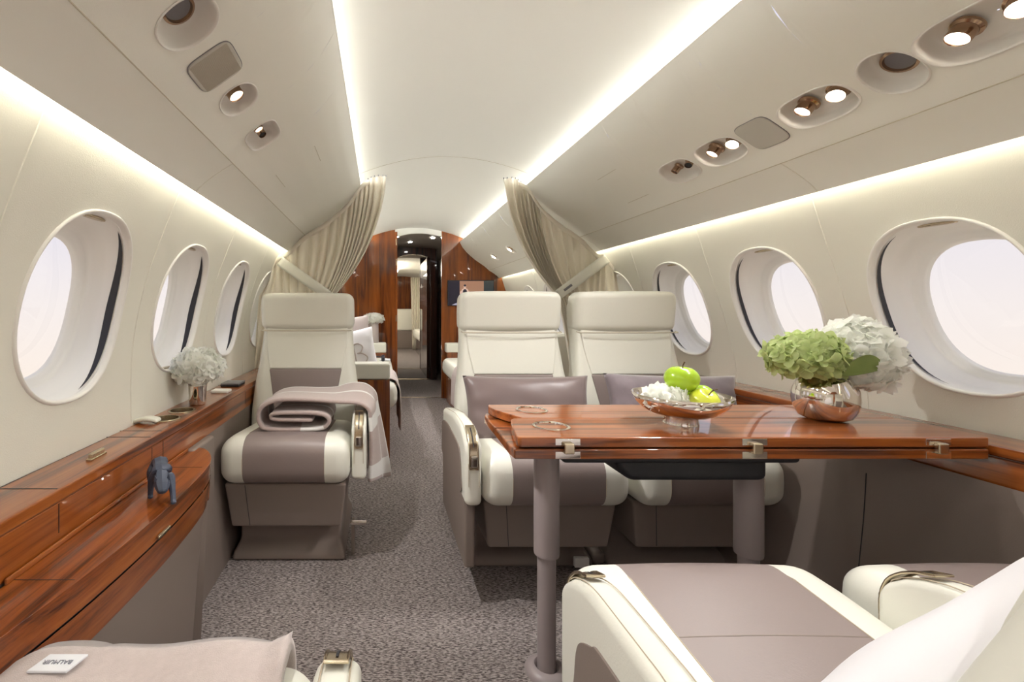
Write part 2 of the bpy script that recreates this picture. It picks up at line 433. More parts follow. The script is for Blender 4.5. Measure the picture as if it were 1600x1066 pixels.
# windows
wi = 0
for s in (-1, 1):
    for k_, yc in enumerate(WIN[s]):
        if not YR+.3 < yc < YB-.25: continue
        wi += 1
        W = bpy.data.objects.new('window_%d' % wi, None); col.objects.link(W); W['kind'] = 'structure'; W.location = (wx(s, ZW), yc, ZW)
        base = Vector(W.location)
        def pt(th, sc_, d):
            c, q = math.cos(th), math.sin(th); k0 = (abs(q/RA)**2.35+abs(c/RB)**2.35)**(-1/2.35)
            a, bb = k0*q*sc_, k0*c*sc_
            return Vector((wx(s, ZW+a)+s*d, yc+bb, ZW+a))-base
        def rows(rw, nu=72, mi=None):
            b_ = bmesh.new(); vs = [[b_.verts.new(pt(2*PI*i/nu, q[0], q[1])) for i in range(nu)] for q in rw]
            for j in range(len(rw)-1):
                for i in range(nu):
                    fc = b_.faces.new((vs[j][i], vs[j][(i+1) % nu], vs[j+1][(i+1) % nu], vs[j+1][i]))
                    if mi: fc.material_index = mi(2*PI*(i+.5)/nu, (rw[j][1]+rw[j+1][1])/2)
            return b_
        link('window_rim', rows([(1.045, .001), (1.04, -.004), (1.025, -.0075), (1.008, -.006), (.997, .0), (.993, .010)]), M['white'], W, ang=2)
        rw = [(.993, .010)] + [(1.0-.0016*q, .010+.005*q) for q in range(0, 13)] + [(.965, .082), (.94, .095), (.915, .104), (.912, .108), (.88, .114), (.85, .117), (.845, .121), (.82, .124), (.80, .130), (.79, .14)]
        link('window_reveal', rows(rw), M['reveal'], W, ang=2)
        dw = .025 if s < 0 else .016
        def slot(u, v):
            th = (u-.5)*PI*.78-.06; return pt(th, .984-.001*v, .012+.010*math.cos((u-.5)*PI)**.5*0+dw*v*max(0, math.cos((u-.5)*PI))**.8+.006)
        link('shade_slot', grid(slot, 30, 2), M['black'], W)
        b = bmesh.new(); b.faces.new([b.verts.new(pt(2*PI*i/72, .80, .132)) for i in range(72)]); link('window_pane', b, M['glass'], W)
        for up in ((1, -1) if (s < 0 and k_ == 5) else (1,)):
            b = rbox(-.012, .012, -.045, .045, -.005, .005, .005, (2, 6, 1), f=lambda x, y, z: (x*math.sqrt(max(.05, 1-(y/.05)**2)), y, z))
            p = pt(up*PI/2, .985, .035); xf(b, Matrix.Translation(p)); link('shade_switch', b, M['nickel'], W)
        if k_ == 7:   # pleated shade drawn shut
            def shade(u, v):
                a = (ZW-RA*.93)+2*RA*.93*v; hw = RB*.93*max(.02, 1-abs((a-ZW)/(RA*.935))**2.35)**(1/2.35)
                return Vector((wx(s, a)+s*(.058+.005*(1 if int(round(v*52)) % 2 else 0)), yc-hw+2*hw*u, a))-base
            link('window_shade', grid(shade, 8, 52), M['ceil'], W, ang=3)
# wall joints
tn = 0
def trim(bm, m, **kw):
    global tn; tn += 1; return struct(link('trim_%d' % tn, bm, m, **kw))
for s in (-1, 1):
    ys = WIN[s]
    for a, b_ in list(zip(ys, ys[1:])):
        y = (a+b_)/2
        if YR < y < YB: trim(tube([(wx(s, z)-s*.0005, y, z) for z in np.linspace(.72, 1.56, 16)], .0022, 6), M['wall'])
# ceiling: middle vault, sloping side panels with lamp recesses, lower panels, light coves
REC = {1: [(.825, .93, .052, .105, 2.8), (.825, 1.10, .055, .057, 2.2), (.825, 1.29, .048, .098, 2.8), (.825, 1.655, .048, .098, 2.8), (.825, 1.88, .048, .095, 2.8)],
       -1: [(.822, .74, .05, .06, 2.2), (.822, .915, .055, .058, 2.2), (.822, 1.245, .046, .062, 2.2), (.822, 1.50, .048, .07, 3.5)]}
for s in (-1, 1):
    REC[s] += [(.825, y, .045, .06, 3.0) for y in (-1.2, -.6, -.1, 3.7, 4.3, 4.9)]
b = bmesh.new()
grid(lambda u, v: (CX-.66+1.32*u, YR+(YB-YR)*v, archz(-.66+1.32*u)), 40, 6, b)
for s in (-1, 1):
    holed(lambda a, y: ceil_up(s, a, y), .565, .93, YR, YB, REC[s], na=16, bm=b)
    lip = [(.565, 1.95), (.562, 1.953), (.567, 1.957), (.66, 1.948), (.662, 1.975)]
    for q0, q1 in zip(lip, lip[1:]): grid(lambda u, v: (CX+s*(q0[0]+(q1[0]-q0[0])*u), YR+(YB-YR)*v, q0[1]+(q1[1]-q0[1])*u), 1, 4, b)
    low = catmull([(.93, 1.598), (.98, 1.567), (1.028, 1.531), (1.054, 1.505), (1.057, 1.507), (1.050, 1.53), (1.03, 1.565), (1.03, 1.60), (1.085, 1.586)], 4)
    grid(lambda u, v: (CX+s*interp([(i, p[0]) for i, p in enumerate(low)], u*(len(low)-1)), YR+(YB-YR)*v, interp([(i, p[1]) for i, p in enumerate(low)], u*(len(low)-1))), len(low)-1, 6, b)
bmesh.ops.remove_doubles(b, verts=b.verts[:], dist=1e-4)
struct(link('ceiling', b, M['ceil'], ang=.5))
for s in (-1, 1):
    trim(tube([(CX+s*.93, YR, 1.5985), (CX+s*.93, YB, 1.5985)], .0016, 6), M['cream2'])
    for yy in (1.52, 3.02):
        trim(tube([(CX+s*w, yy, z-.0006) for w, z in low[:13] if z > 1.5], .0016, 6), M['wall'])
trim(tube([(CX+w, 3.0, archz(w)-.0003) for w in np.linspace(-.62, .62, 30)], .0016, 6), M['cream2'])
for s in (-1, 1):  # light strips
    b = grid(lambda u, v: (CX+s*(.645+.0*u), YR+.05+(YB-YR-.1)*v, 1.953+.017*u), 1, 60); trim(b, M['strip_top'], recalc=False)
    b = grid(lambda u, v: (CX+s*1.0525, YR+.05+(YB-YR-.1)*v, 1.546+.026*u), 1, 60); trim(b, M['strip_cove'], recalc=False)
# faint access-panel joints
for s, y0 in ((1, 2.15), (-1, 1.85)):
    for a0, a1, ya, yb in ((.70, .70, y0, y0+.18), (.86, .86, y0, y0+.18)):
        trim(tube([(CX+s*a0, ya, upz(a0)-.0008), (CX+s*a1, yb, upz(a1)-.0008)], .001, 5), M['cream2'])

# ------------------------------------------------------------ ceiling fittings
def slope(s, w):
    d = .01; t = Vector((s*2*d, 0, upz(w+d)-upz(w-d))).normalized(); n_ = Vector((t.z, 0, -t.x)) if s > 0 else Vector((-t.z, 0, t.x))
    if n_.z > 0: n_ = -n_
    return t, n_            # down-slope tangent and inward normal
def fitting(s, h, kind, label, cat, group=None):
    w, yc, ra, rb, ex = h
    o = thing('ceiling_spotlight' if cat == 'light' else 'air_vent', label, cat, (CX+s*w, yc, upz(w)), 0, group)
    base = Vector(o.location); t, nn = slope(s, w)
    def P(th, k, d):
        c, q = math.cos(th), math.sin(th); k0 = (abs(q/ra)**ex+abs(c/rb)**ex)**(-1/ex)
        a = w+k0*q*k; y = yc+k0*c*k
        return Vector(ceil_up(s, min(max(a, .57), .93), y))-base-nn*d
    N = 56
    b = bmesh.new(); prof = [(1.07, -.0005), (1.05, -.003), (1.01, -.0025), (.99, .004), (.97, .02), (.93, .034), (.82, .043), (.5, .048), (.02, .05)]
    vs = [[b.verts.new(P(2*PI*i/N, a, d)) for i in range(N)] for a, d in prof]
    for j in range(len(prof)-1):
        for i in range(N): b.faces.new((vs[j][i], vs[j][(i+1) % N], vs[j+1][(i+1) % N], vs[j+1][i]))
    link('recess_cup', b, M['white'], o, ang=2)
    R = Vector((0, 0, 1)).rotation_difference(nn)
    def head(dy, mk, tilt=0, rad=.0225):
        q = Matrix.Translation(-nn*.044+Vector((0, dy, 0))) @ (R.to_matrix().to_4x4()) @ Matrix.Rotation(tilt, 4, 'X')
        b = lathe([(0, 0), (rad*1.25, 0), (rad*1.25, .006), (rad, .010), (rad*1.0, .030), (rad*.92, .034), (rad*.86, .032), (rad*.84, .026), (0, .026)], 28); xf(b, q)
        hd = link('lamp_head' if mk != 'vent' else 'nozzle', b, M['bronze'], o)
        b = lathe([(0, .0268), (rad*.82, .0268), (rad*.82, .028), (0, .029)], 28); xf(b, q)
        link('lamp_lens' if mk == 'lamp' else 'nozzle_opening', b, M['lamp'] if mk == 'lamp' else M['black'], hd)
        if mk == 'lamp':
            ld = bpy.data.lights.new('lamp_light', 'AREA'); ld.shape = 'DISK'; ld.size = .034; ld.energy = SPOT*(.32 if yc > 2 else .40 if yc > 1.6 else 1.0 if yc > 1.4 else .14 if yc > 1.0 else .15 if yc > -.2 else .8); ld.color = (1, .97, .95); ld.spread = 2.05
            lo_ = bpy.data.objects.new('lamp_light', ld); col.objects.link(lo_); lo_.parent = hd
            lo_.matrix_local = q @ Matrix.Translation((0, 0, .037)) @ Matrix.Rotation(PI, 4, 'X')
    if kind == 'two':
        head(-.042, 'lamp', .2); head(.045, 'lamp', -.15)
    elif kind == 'one': head(.0, 'lamp', 0)
    elif kind == 'air':
        head(-.035, 'vent', .3, .015); head(.035, 'vent', -.2, .015)
    elif kind == 'mix': head(-.024, 'lamp', .0, .015); head(.026, 'vent', .2, .014)
    elif kind == 'mesh':
        q = Matrix.Translation(-nn*.046) @ (R.to_matrix().to_4x4())
        b = lathe([(.028, 0), (.036, .002), (.036, .012), (.030, .014), (.028, .008)], 28); xf(b, q); hd = link('bezel', b, M['bronze'], o)
        b = lathe([(0, .010), (.029, .008)], 28); xf(b, q); link('mesh_disc', b, M['grey'], hd)
    return o
R_ = REC[1]; L_ = REC[-1]
fitting(1, R_[0], 'two', 'large twin spotlight recess at the top right corner of the photo', 'light')
fitting(1, R_[1], 'mesh', 'round recess with grey mesh eyeball on the right ceiling panel', 'vent')
fitting(1, R_[2], 'two', 'twin spotlight recess between mesh eyeball and speaker on the right', 'light')
fitting(1, R_[3], 'two', 'small twin spotlight recess beyond the right speaker grille', 'light')
fitting(1, R_[4], 'air', 'twin air nozzle recess farthest along the right ceiling panel', 'vent')
fitting(-1, L_[0], 'mix', 'bronze fitting cut by the top edge over the left side', 'light')
fitting(-1, L_[1], 'mesh', 'round recess with grey mesh eyeball on the left ceiling panel', 'vent')
fitting(-1, L_[2], 'one', 'single round spotlight beyond the left speaker grille', 'light')
fitting(-1, L_[3], 'mix', 'square recess with a light and a black air nozzle, left ceiling', 'light')
for s in (-1, 1):
    for h in REC[s][-6:]:
        sd = 'right' if s > 0 else 'left'
        if h[1] > 0: fitting(s, h, 'two', '%s twin spotlight recess of the three beyond the %s curtain' % ({3.7: 'nearest', 4.3: 'middle', 4.9: 'farthest'}[h[1]], sd), 'light', 'spotlights beyond the %s curtain' % sd)
        else: fitting(s, h, 'two', '%s twin spotlight recess of the three behind the near seats, %s side' % ({-1.2: 'rearmost', -.6: 'middle', -.1: 'foremost'}[h[1]], sd), 'light', 'rear spotlights %s' % sd)
for s, yc, ra, rb, lab in ((1, 1.475, .05, .062, 'plain grey rounded speaker cover on the right ceiling panel'), (-1, 1.075, .05, .062, 'ribbed grey rounded speaker grille on the left ceiling panel')):
    w = .825
    o = thing('ceiling_speaker', lab, 'speaker', (CX+s*w, yc, upz(w))); base = Vector(o.location); t, nn = slope(s, w)
    def P(th, k0, d):
        a, bb = oval(th, ra, rb, 5); return Vector(ceil_up(s, w+a*k0, yc+bb*k0))-base+nn*d
    N = 64; b = bmesh.new(); vs = [[b.verts.new(P(2*PI*i/N, a, d)) for i in range(N)] for a, d in ((1, 0), (.99, .003), (.96, .004), (.5, .004), (.01, .004))]
    for j in range(4):
        for i in range(N): b.faces.new((vs[j][i], vs[j][(i+1) % N], vs[j+1][(i+1) % N], vs[j+1][i]))
    link('grille', b, M['grille'], o, ang=2)
    b = tube([P(2*PI*i/N, 1.01, .001) for i in range(N)], .0012, 5, closed=True); link('grille_edge', b, M['grey'], o)
    if s < 0:
        b = bmesh.new()
        for q in np.linspace(-.85, .85, 30):
            tube([Vector(ceil_up(s, w+a, yc+q*rb))-base+nn*.0045 for a in np.linspace(-ra*.85, ra*.85, 4)], .0006, 4, b)
        link('grille_ribs', b, M['cream2'], o)

# ------------------------------------------------------------ lower side panels and ledges
LX0, LX1, LZ = -.840, -.690, .715         # left ledge
RX0, RX1, RZ = 1.565, 1.722, .755         # right ledge
b = bmesh.new(); prf = [(-.702, .64), (-.70, .58), (-.694, .45), (-.676, .2), (-.665, 0)]
grid(lambda u, v: (interp([(i/4, p[0]) for i, p in enumerate(prf)], u), YR+(YB-YR)*v, interp([(i/4, p[1]) for i, p in enumerate(prf)], u)), 12, 4, b)
struct(link('baseboard_left', b, M['taupe_d'], recalc=False))
b = bmesh.new(); prr = [(1.556, .66), (1.552, .58), (1.545, .45), (1.52, .2), (1.47, 0)]
grid(lambda u, v: (interp([(i/4, p[0]) for i, p in enumerate(prr)], u), YR+(YB-YR)*v, interp([(i/4, p[1]) for i, p in enumerate(prr)], u)), 12, 4, b)
struct(link('baseboard_right', b, M['taupe_d'], recalc=False))
for y in (-.2, 1.43, 2.6):
    trim(tube([(interp([(p[1], p[0]) for p in reversed(prr)], z)-.0006, y, z) for z in np.linspace(.02, .58, 8)], .0013, 5), M['black'])
# left ledge
led = thing('side_ledge', 'glossy wood ledge with cup holders and lidded box along the left wall', 'ledge', (LX1, 1.2, 0)); lb = Vector(led.location)
def sh(bm): return xf(bm, Matrix.Translation(-lb))
b = box(-.832, LX1, YR+.02, YB-.02, LZ-.028, LZ, .006); top = link('ledge_top', b, M['wood_y'])
cut_holes(top, [(-.757, 1.585, .0425, .60, .8), (-.757, 1.712, .0425, .60, .8)])
top.data.transform(Matrix.Translation(-lb)); top.parent = led
for y in (1.585, 1.712):
    link('cup_holder', sh(lathe([(.049, LZ+.0), (.049, LZ+.003), (.046, LZ+.005), (.041, LZ+.004), (.040, LZ-.01), (.038, LZ-.07), (0, LZ-.072)], 40, (-.757, y, 0))), M['nickel'], led)
b = box(LX1-.016, LX1-.003, YR+.02, YB-.02, .597, LZ-.030, .003); link('ledge_front', sh(b), M['wood_y'], led)
for y in (.45, .966, 1.36, 1.43, 2.30):
    link('top_joint', sh(box(-.83, LX1-.006, y-.0012, y+.0012, LZ-.002, LZ+.0006, 0)), M['black'], led)
    link('front_joint', sh(box(LX1-.0035, LX1-.0022, y-.001, y+.001, .62, LZ-.032, 0)), M['black'], led)
link('lid_joint', sh(box(LX0+.014, LX0+.0155, .966, 1.36, LZ-.002, LZ+.0006, 0)), M['black'], led)
b = rbox(-.748, -.736, 1.145, 1.20, LZ+.001, LZ+.018, .004, (1, 3, 1)); rbox(-.75, -.734, 1.14, 1.205, LZ, LZ+.006, .002, (1, 3, 1), bm=b); link('lid_handle', sh(b), M['nickel'], led)
# right ledge
rl = thing('side_ledge', 'glossy wood ledge along the right wall behind the table', 'ledge', (RX0, 1.2, 0)); lb2 = Vector(rl.location)
def sh2(bm): return xf(bm, Matrix.Translation(-lb2))
b = box(RX0, 1.712, YR+.02, YB-.02, RZ-.028, RZ, .006); link('ledge_top', sh2(b), M['wood_y'], rl)
b = box(RX0+.002, RX0+.016, YR+.02, YB-.02, .585, RZ-.03, .003); link('ledge_front', sh2(b), M['wood_y'], rl)
b = box(RX0-.001, RX0+.004, YR+.02, YB-.02, .580, .585, 0); link('ledge_edging', sh2(b), M['nickel'], rl)
for y in (1.09, .5, 1.9):
    link('top_joint', sh2(box(RX0+.006, 1.71, y-.0012, y+.0012, RZ-.002, RZ+.0006, 0)), M['black'], rl)

# bow-fronted shelf on the left
bow = catmull([(-.688, -.5), (-.66, -.2), (-.615, .2), (-.592, .62), (-.562, .85), (-.547, 1.05), (-.544, 1.23), (-.556, 1.44), (-.585, 1.55), (-.64, 1.635), (-.690, 1.652)], 8)
cab = thing('bow_front_cabinet', 'bow-fronted wood shelf with a thin drawer jutting out below left ledge', 'cabinet', (-.69, 1.0, 0)); cb = Vector(cab.location)
def sc3(bm): return xf(bm, Matrix.Translation(-cb))
SZ = .595
b = prism(bow + [(-.690, 1.64), (-.690, -.5)][1:], SZ-.018, SZ, .006, 3); link('shelf_top', sc3(b), M['wood_y'], cab)
def bowface(z0, z1, off0, off1, name, m, y1=1.66):
    pts = [p for p in bow]
    def fn(u, v):
        i = u*(len(pts)-1); x = interp([(q, p[0]) for q, p in enumerate(pts)], i); y = interp([(q, p[1]) for q, p in enumerate(pts)], i)
        d = off0+(off1-off0)*v
        return Vector((x-d*(1 if y < 1.55 else .3), y-(d if y > 1.45 else 0), z0+(z1-z0)*v))-cb
    return link(name, grid(fn, len(pts)-1, 4), m, cab, ang=1.2)
bowface(SZ-.018, .535, .003, .003, 'drawer_front', M['wood_y'])
bowface(.533, .531, .006, .006, 'drawer_joint', M['black'])
bowface(.530, .452, .003, .010, 'front_panel', M['wood_y'])
bowface(.452, .449, .010, .012, 'front_edging', M['nickel'])
bowface(.449, 0, .016, .050, 'base_panel', M['taupe_d'])
for y_ in (.838, 1.44): link('shelf_joint', sc3(box(-.688, -.572, y_, y_+.0016, SZ-.001, SZ+.0006, 0)), M['black'], cab)
b = box(-.690, -.684, .82, 1.60, SZ, SZ+.012, .003); link('shelf_rail', sc3(b), M['wood_y'], cab)
b = rbox(-.546, -.536, 1.09, 1.15, .541, .549, .003, (1, 3, 1)); link('drawer_handle', sc3(b), M['nickel'], cab)
# rear column of the cabinet, down to the floor beyond the bow
b = rbox(-.70, -.664, 1.60, 1.80, 0, .60, .012); link('side_post', sc3(b), M['taupe_d'], cab)

# ------------------------------------------------------------ seats
def copy_tree(o, loc=None, rz=None, parent=None):
    c = o.copy(); col.objects.link(c)
    if parent: c.parent = parent
    else:
        c.location = loc; c.rotation_euler = (0, 0, rz)
    for ch in o.children: copy_tree(ch, parent=c)
    return c
def back_y(z): return BK[0]+BK[1]*max(0, (z-.5)/.5)**1.15
BK = [.495, .115]        # front plane of the backrest
def back_w(z): return interp([(.40, .285), (.55, .288), (.70, .278), (.80, .262), (.95, .248), (1.2, .243)], z)
def make_seat(label, arms, loc, rz=0, group=None, bk=(.495, .115), ay=.035, bxo=0, plo=0, plw=1.0, pll=0, skirt=True):
    BK[:] = bk; hy = bk[0]+bk[1]*1.15-.495-.115*1.15; hs = 0
    t = thing('cabin_seat', label, 'seat', loc, rz, group)
    def cush(x, y, z):
        zz = z-.045*max(0, (y-.10)/.45) if z > .46 else z
        if z > .46: zz += .008*math.cos(min(1, abs(x)/.27)*PI/2)
        yy = y-.012*math.cos((z-.36)/.2*PI-PI/2)*(1 if y < .1 else 0)
        return (x, yy, zz)
    link('seat_cushion', rbox(-.275, .275, 0, .56, .362, .558, .062, (8, 8, 4), 7, cuts=((-.170, .170), (), ()), f=cush, matf=lambda x, y, z: 0 if abs(x) < .17 else 1), [M['taupe'], M['cream']], t, ang=3)
    for sx_ in (-.17, .17):
        b = bmesh.new(); path = [(sx_, .10+.4*(1-q/8), cush(sx_, .10+.4*(1-q/8), .558)[2]+.0006) for q in range(9)]
        path += [(sx_, .062-.062*math.sin(a)-.0008, .558-.062+.062*math.cos(a)) for a in np.linspace(0, PI/2, 7)][1:]
        path += [cush(sx_, -.0006, z) for z in np.linspace(.48, .42, 4)]
        tube(path, .0011, 5, b); link('cushion_seam', b, M['stitch'], t)
    def bx_(x, y, z): k_ = 1-.10*(.36-z)/.2; return (x*k_, y+(.36-z)*.12 if y < .3 else y, z)
    link('seat_box', rbox(-.258, .258, .03+bxo, .52, .172, .366, .012, (6, 4, 4), 3, f=bx_), M['taupe_d'], t)
    b = tube([bx_(-.17, .0295+bxo, z) for z in (.36, .27, .18)], .0013, 5); link('box_seam', b, M['black'], t)
    def pf(x, y, z):
        fl = max(0, (.07-z)/.07); k_ = 1+.10*min(1, fl*1.6)
        return (x*k_, (y-.05*min(1, fl*1.6)) if y < .3+plo else y, z)
    link('seat_plinth', rbox(-.225*plw, .225*plw, .15+plo, .62+pll, 0, .19, .014, (6, 5, 10), 4, f=pf), M['taupe_d'], t)
    # backrest shell
    def bk(x, y, z):
        k_ = back_w(z)/.28; return (x*k_, y+back_y(z), z)
    link('backrest', rbox(-.28, .28, 0, .13, .40, 1.15, .045, (8, 3, 22), 6, f=bk), M['cream'], t, ang=3)
    def pnl(x, y, z):   # narrower towards the seat
        wz = interp([(.45, .150), (.62, .165), (.78, .195), (.9, .218), (1.0, .226)], z)
        return (x*wz/.2, y+back_y(z)-.006, z)
    link('back_panel', rbox(-.2, .2, 0, .03, .785, 1.02, .008, (6, 1, 8), 3, f=pnl), M['cream'], t, ang=3)
    link('lumbar_panel', rbox(-.2, .2, 0, .03, .47, .785, .008, (6, 1, 10), 3, f=pnl), M['taupe'], t, ang=3)
    def hr(x, y, z):
        k_ = 1+.015*math.sin((z-.985)/.215*PI); yy = y-.012*math.cos(x/.25*PI/2)+(.02*(1.2-z)/.2 if y > .1 else 0)
        zz = z - (.006*(abs(x)/.25)**6 if z > 1.1 else -.0)
        return (x*k_, yy+back_y(z)-(.495+.115*((z-.5)/.5)**1.15), zz)
    link('headrest', rbox(-.252, .252, .575, .715, .992, 1.196, .036, (10, 4, 8), 6, f=hr), M['cream'], t, ang=3)
    b = tube([(-.248, .60+hy, .994), (-.245, .577+hy, .990), (-.12, .567+hy, .989), (0, .565+hy, .989), (.12, .567+hy, .989), (.245, .577+hy, .990), (.248, .60+hy, .994)], .0035, 6); (link if BK[0] < .5 else (lambda *q: None))('headrest_piping', b, M['cream2'], t)
    for sgn in arms:
        x0, x1 = (.279, .342) if sgn > 0 else (-.342, -.279)
        def af(x, y, z):
            top = .655
            # rounded nose and hump along the top
            y = y+(ay-.08)*max(0, (.60-y)/.52); yy = y-ay
            if z > .5:
                drop = .10*(1-math.sqrt(max(0, 1-(1-min(1, yy/.15))**2))) if yy < .15 else 0
                drop += .03*max(0, (yy-.30)/.22)
                z = z-drop*min(1, (z-.5)/.13)
            return (x, y, z)
        link('armrest', rbox(x0, x1, .08, .60, .375, .655, .022, (2, 16, 10), 5, f=af), M['cream'], t, ang=3)
        a = t.children[-1]
        xo = x1 if sgn > 0 else x0
        sh_ = ay-.08; poly = catmull([(.165+sh_, .40), (.375, .385), (.585, .40), (.588, .47), (.582, .55), (.45, .578), (.32, .578), (.22+sh_, .566), (.175+sh_, .535), (.160+sh_, .47)], 5, True)
        b = prism(poly, min(xo, xo+sgn*.005), max(xo, xo+sgn*.005), .0015, 2, 0); link('arm_inset_panel', b, M['taupe_d'], a)
        if skirt: b = rbox(min(xo-sgn*.001, xo+sgn*.006) if False else min(xo-sgn*.04, xo), max(xo-sgn*.04, xo), .10+sh_, .60, .14, .40, .01); link('arm_skirt', b, M['taupe_d'], a)
        b = bmesh.new()
        for xs in (x0+.012, x1-.012):
            pp = [(xs, af(xs, y, .655)[1], af(xs, y, .655)[2]+.0006) for y in np.linspace(.105, .58, 26)]; pp = [(xs, ay-.0005, .45), (xs, ay-.0005, .52)]+pp; tube(pp, .0012, 4, b)
        link('arm_stitching', b, M['stitch'], a)
        # metal latch let into the nose
        xc = (x0+x1)/2; b = bmesh.new()
        def nose(q, d=.001, dx=0):
            pts = [(.0795-d, .515), (.0795-d, .555), (.083-d, .58), (.093-d, .605+d), (.112, .627+d), (.135, .643+d), (.165, .654+d)]
            y = interp([(i/6, p[0]) for i, p in enumerate(pts)], q); z = interp([(i/6, p[1]) for i, p in enumerate(pts)], q); return (xc+dx, y+ay-.08, z)
        tube([nose(q, .001, -.016) for q in np.linspace(0, 1, 14)]+[nose(q, .001, .016) for q in np.linspace(1, 0, 14)], .0028, 8, b, closed=True)
        lt = link('recline_latch', b, M['nickel'], a)
        b = grid(lambda u, v: nose(v, .0012, -.015+.03*u), 2, 14); link('latch_plate', b, M['nickel'], lt)
        b = grid(lambda u, v: nose(.42+.5*v, .0022, -.002+.004*u), 1, 10); link('latch_slot', b, M['black'], lt)
        b = rbox(xc-.013, xc+.013, .070+ay-.08, .082+ay-.08, .524, .566, .005, (2, 2, 3)); link('latch_button', b, M['chrome'], lt)
    return t
ST = {}
seatL = make_seat('cream and taupe seat on the left with a striped blanket over its arm', (1,), (-.402, 1.865, 0), skirt=False)
seatR1 = make_seat('cream and taupe seat behind the table, nearer the aisle', (-1,), (.655, 1.645, 0), ay=.0, bxo=.05, plo=.17, plw=1.04, pll=.40)
seatR2 = make_seat('cream and taupe seat behind the table, by the right windows', (), (1.232, 1.645, 0), bxo=.05, plo=.17, plw=1.04, pll=.40)
chA = make_seat('near seat at bottom right, seen over its armrests, white cushion on it', (-1, 1), (.695, 1.035, 0), PI, bk=(.568, .163), ay=.15); chA.scale = (1, 1, .955)
link('cushion_crease', tube([(x, .245, .558-.045*(.145/.45)+.008*math.cos(abs(x)/.27*PI/2)-.0004) for x in np.linspace(-.168, .168, 12)], .0014, 5), M['taupe_d'], chA)
chB = make_seat('near seat at far bottom right, its cream corner peeking past the armrest', (), (1.296, 1.035, 0), PI, bk=(.585, .175), ay=.15); chB.scale = (.915, 1, .955)
chC = make_seat('near seat at bottom left, mostly hidden under a plain wool blanket', (-1,), (-.37, .745, 0), PI, bk=(.585, .175), ay=.055); chC.scale = (1, 1, .955)
# joint plinth and belt under the two table seats
b = rbox(.912, .975, 1.93, 2.55, 0, .055, .02, (3, 4, 2)); pj = link('seat_track_cover', b, M['taupe_d'], None); tag(pj, 'low taupe floor cover between the plinths of the two seats behind the table', 'floor cover')
t = thing('belt_anchor', 'white and brass belt clip on the floor beneath the aisle-side table seat', 'clip', (.835, 1.86, 0))
link('clip_strap', rbox(-.03, .03, -.01, .01, .035, .075, .004), M['white'], t)
link('clip_hook', tube([(0, -.005, .035), (.012, -.012, .02), (0, -.012, .002), (-.012, -.012, .02), (0, -.005, .035)], .003, 6), M['nickel'], t)
t = thing('seat_release_pedal', 'small chrome pedal at the aisle corner beneath the left seat', 'pedal', (-.105, 2.02, 0))
link('pedal_bar', rbox(-.03, .045, -.01, .01, .135, .15, .004), M['chrome'], t)
link('pedal_post', rbox(-.025, -.01, -.004, .05, .0, .145, .004), M['taupe_d'], t)

# ------------------------------------------------------------ pillows
def pillow(name, label, loc, w, h, d, rot, m, parent=None, cat='pillow', pinch=.06, seed=1, rnd=0):
    rr = random.Random(seed); ph = [rr.uniform(0, 6) for _ in range(6)]
    def side(s):
        def fn(u, v):
            a, c = 2*u-1, 2*v-1
            x = a*w/2*(1-pinch*(1-abs(c)**2)*abs(a)**3); z = c*h/2*(1-pinch*(1-abs(a)**2)*abs(c)**3)
            x *= 1-rnd*c**4*abs(a); z *= 1-rnd*a**4*abs(c)
            t_ = ((1-abs(a)**3.2)*(1-abs(c)**3.2))**.55
            t_ += .04*math.sin(7*a+ph[0]+3*c)*math.sin(5*c+ph[1])*t_ + .05*math.sin(14*a*c+ph[2])*t_*abs(a)
            return (x, s*d/2*t_, z)
        return fn
    b = grid(side(-1), 28, 28); grid(side(1), 28, 28, b); bmesh.ops.remove_doubles(b, verts=b.verts[:], dist=1e-4)
    o = link(name, b, m, parent, ang=3)
    o.location = loc; o.rotation_euler = rot
    if cat: tag(o, label, cat)
    return o
pillow('throw_pillow', 'smooth taupe satin pillow propped on the aisle-side seat behind the table', (.665, 2.02, .655), .575, .30, .13, (-.25, 0, 0), M['pillow'])
pillow('throw_pillow', 'taupe velvet pillow propped on the window-side seat behind the fruit bowl', (1.305, 1.99, .665), .60, .30, .13, (-.25, .02, 0), M['velvet'], seed=3)
pillow('throw_pillow', 'large white linen cushion leaning on the near right seat', (.685, .45, .672), .56, .40, .15, (.28, -.48, 0), M['linen'], seed=5, pinch=.0, rnd=.10)

# ------------------------------------------------------------ table
TZ = .775
tb = thing('dining_table', 'glossy fold-out wood table on two taupe column legs', 'table', (.95, 1.36, 0)); tb0 = Vector(tb.location)
def st(bm): return xf(bm, Matrix.Translation(-tb0))
XR = 1.556
back = [(.372, 1.545), (.366, 1.515), (.372, 1.47), (.395, 1.42), (.43, 1.353), (XR, 1.353), (XR, 1.545)]
front = [(.402, 1.350), (.388, 1.335), (.372, 1.27), (.352, 1.16), (.354, 1.146), (.362, 1.144), (XR, 1.144), (XR, 1.350)]
ob = link('tabletop_leaf', prism(back, TZ-.026, TZ, .004, 3), M['wood_x'])
of = link('tabletop_leaf', prism(front, TZ-.026, TZ, .004, 3), M['wood_x'])
for o in (ob, of):
    o.data.transform(Matrix.Translation(-tb0)); o.parent = tb
for x, y in ((.492, 1.455), (.478, 1.252)):
    link('cup_holder', st(lathe([(.050, TZ+.0), (.050, TZ+.0025), (.047, TZ+.004), (.043, TZ+.003), (.042, TZ-.001)], 44, (x, y, 0))), M['chrome'], tb)
low1 = [(.362, 1.545), (.350, 1.50), (.347, 1.353), (XR, 1.353), (XR, 1.545)]
low2 = [(.347, 1.350), (.340, 1.18), (.343, 1.144), (XR, 1.144), (XR, 1.350)]
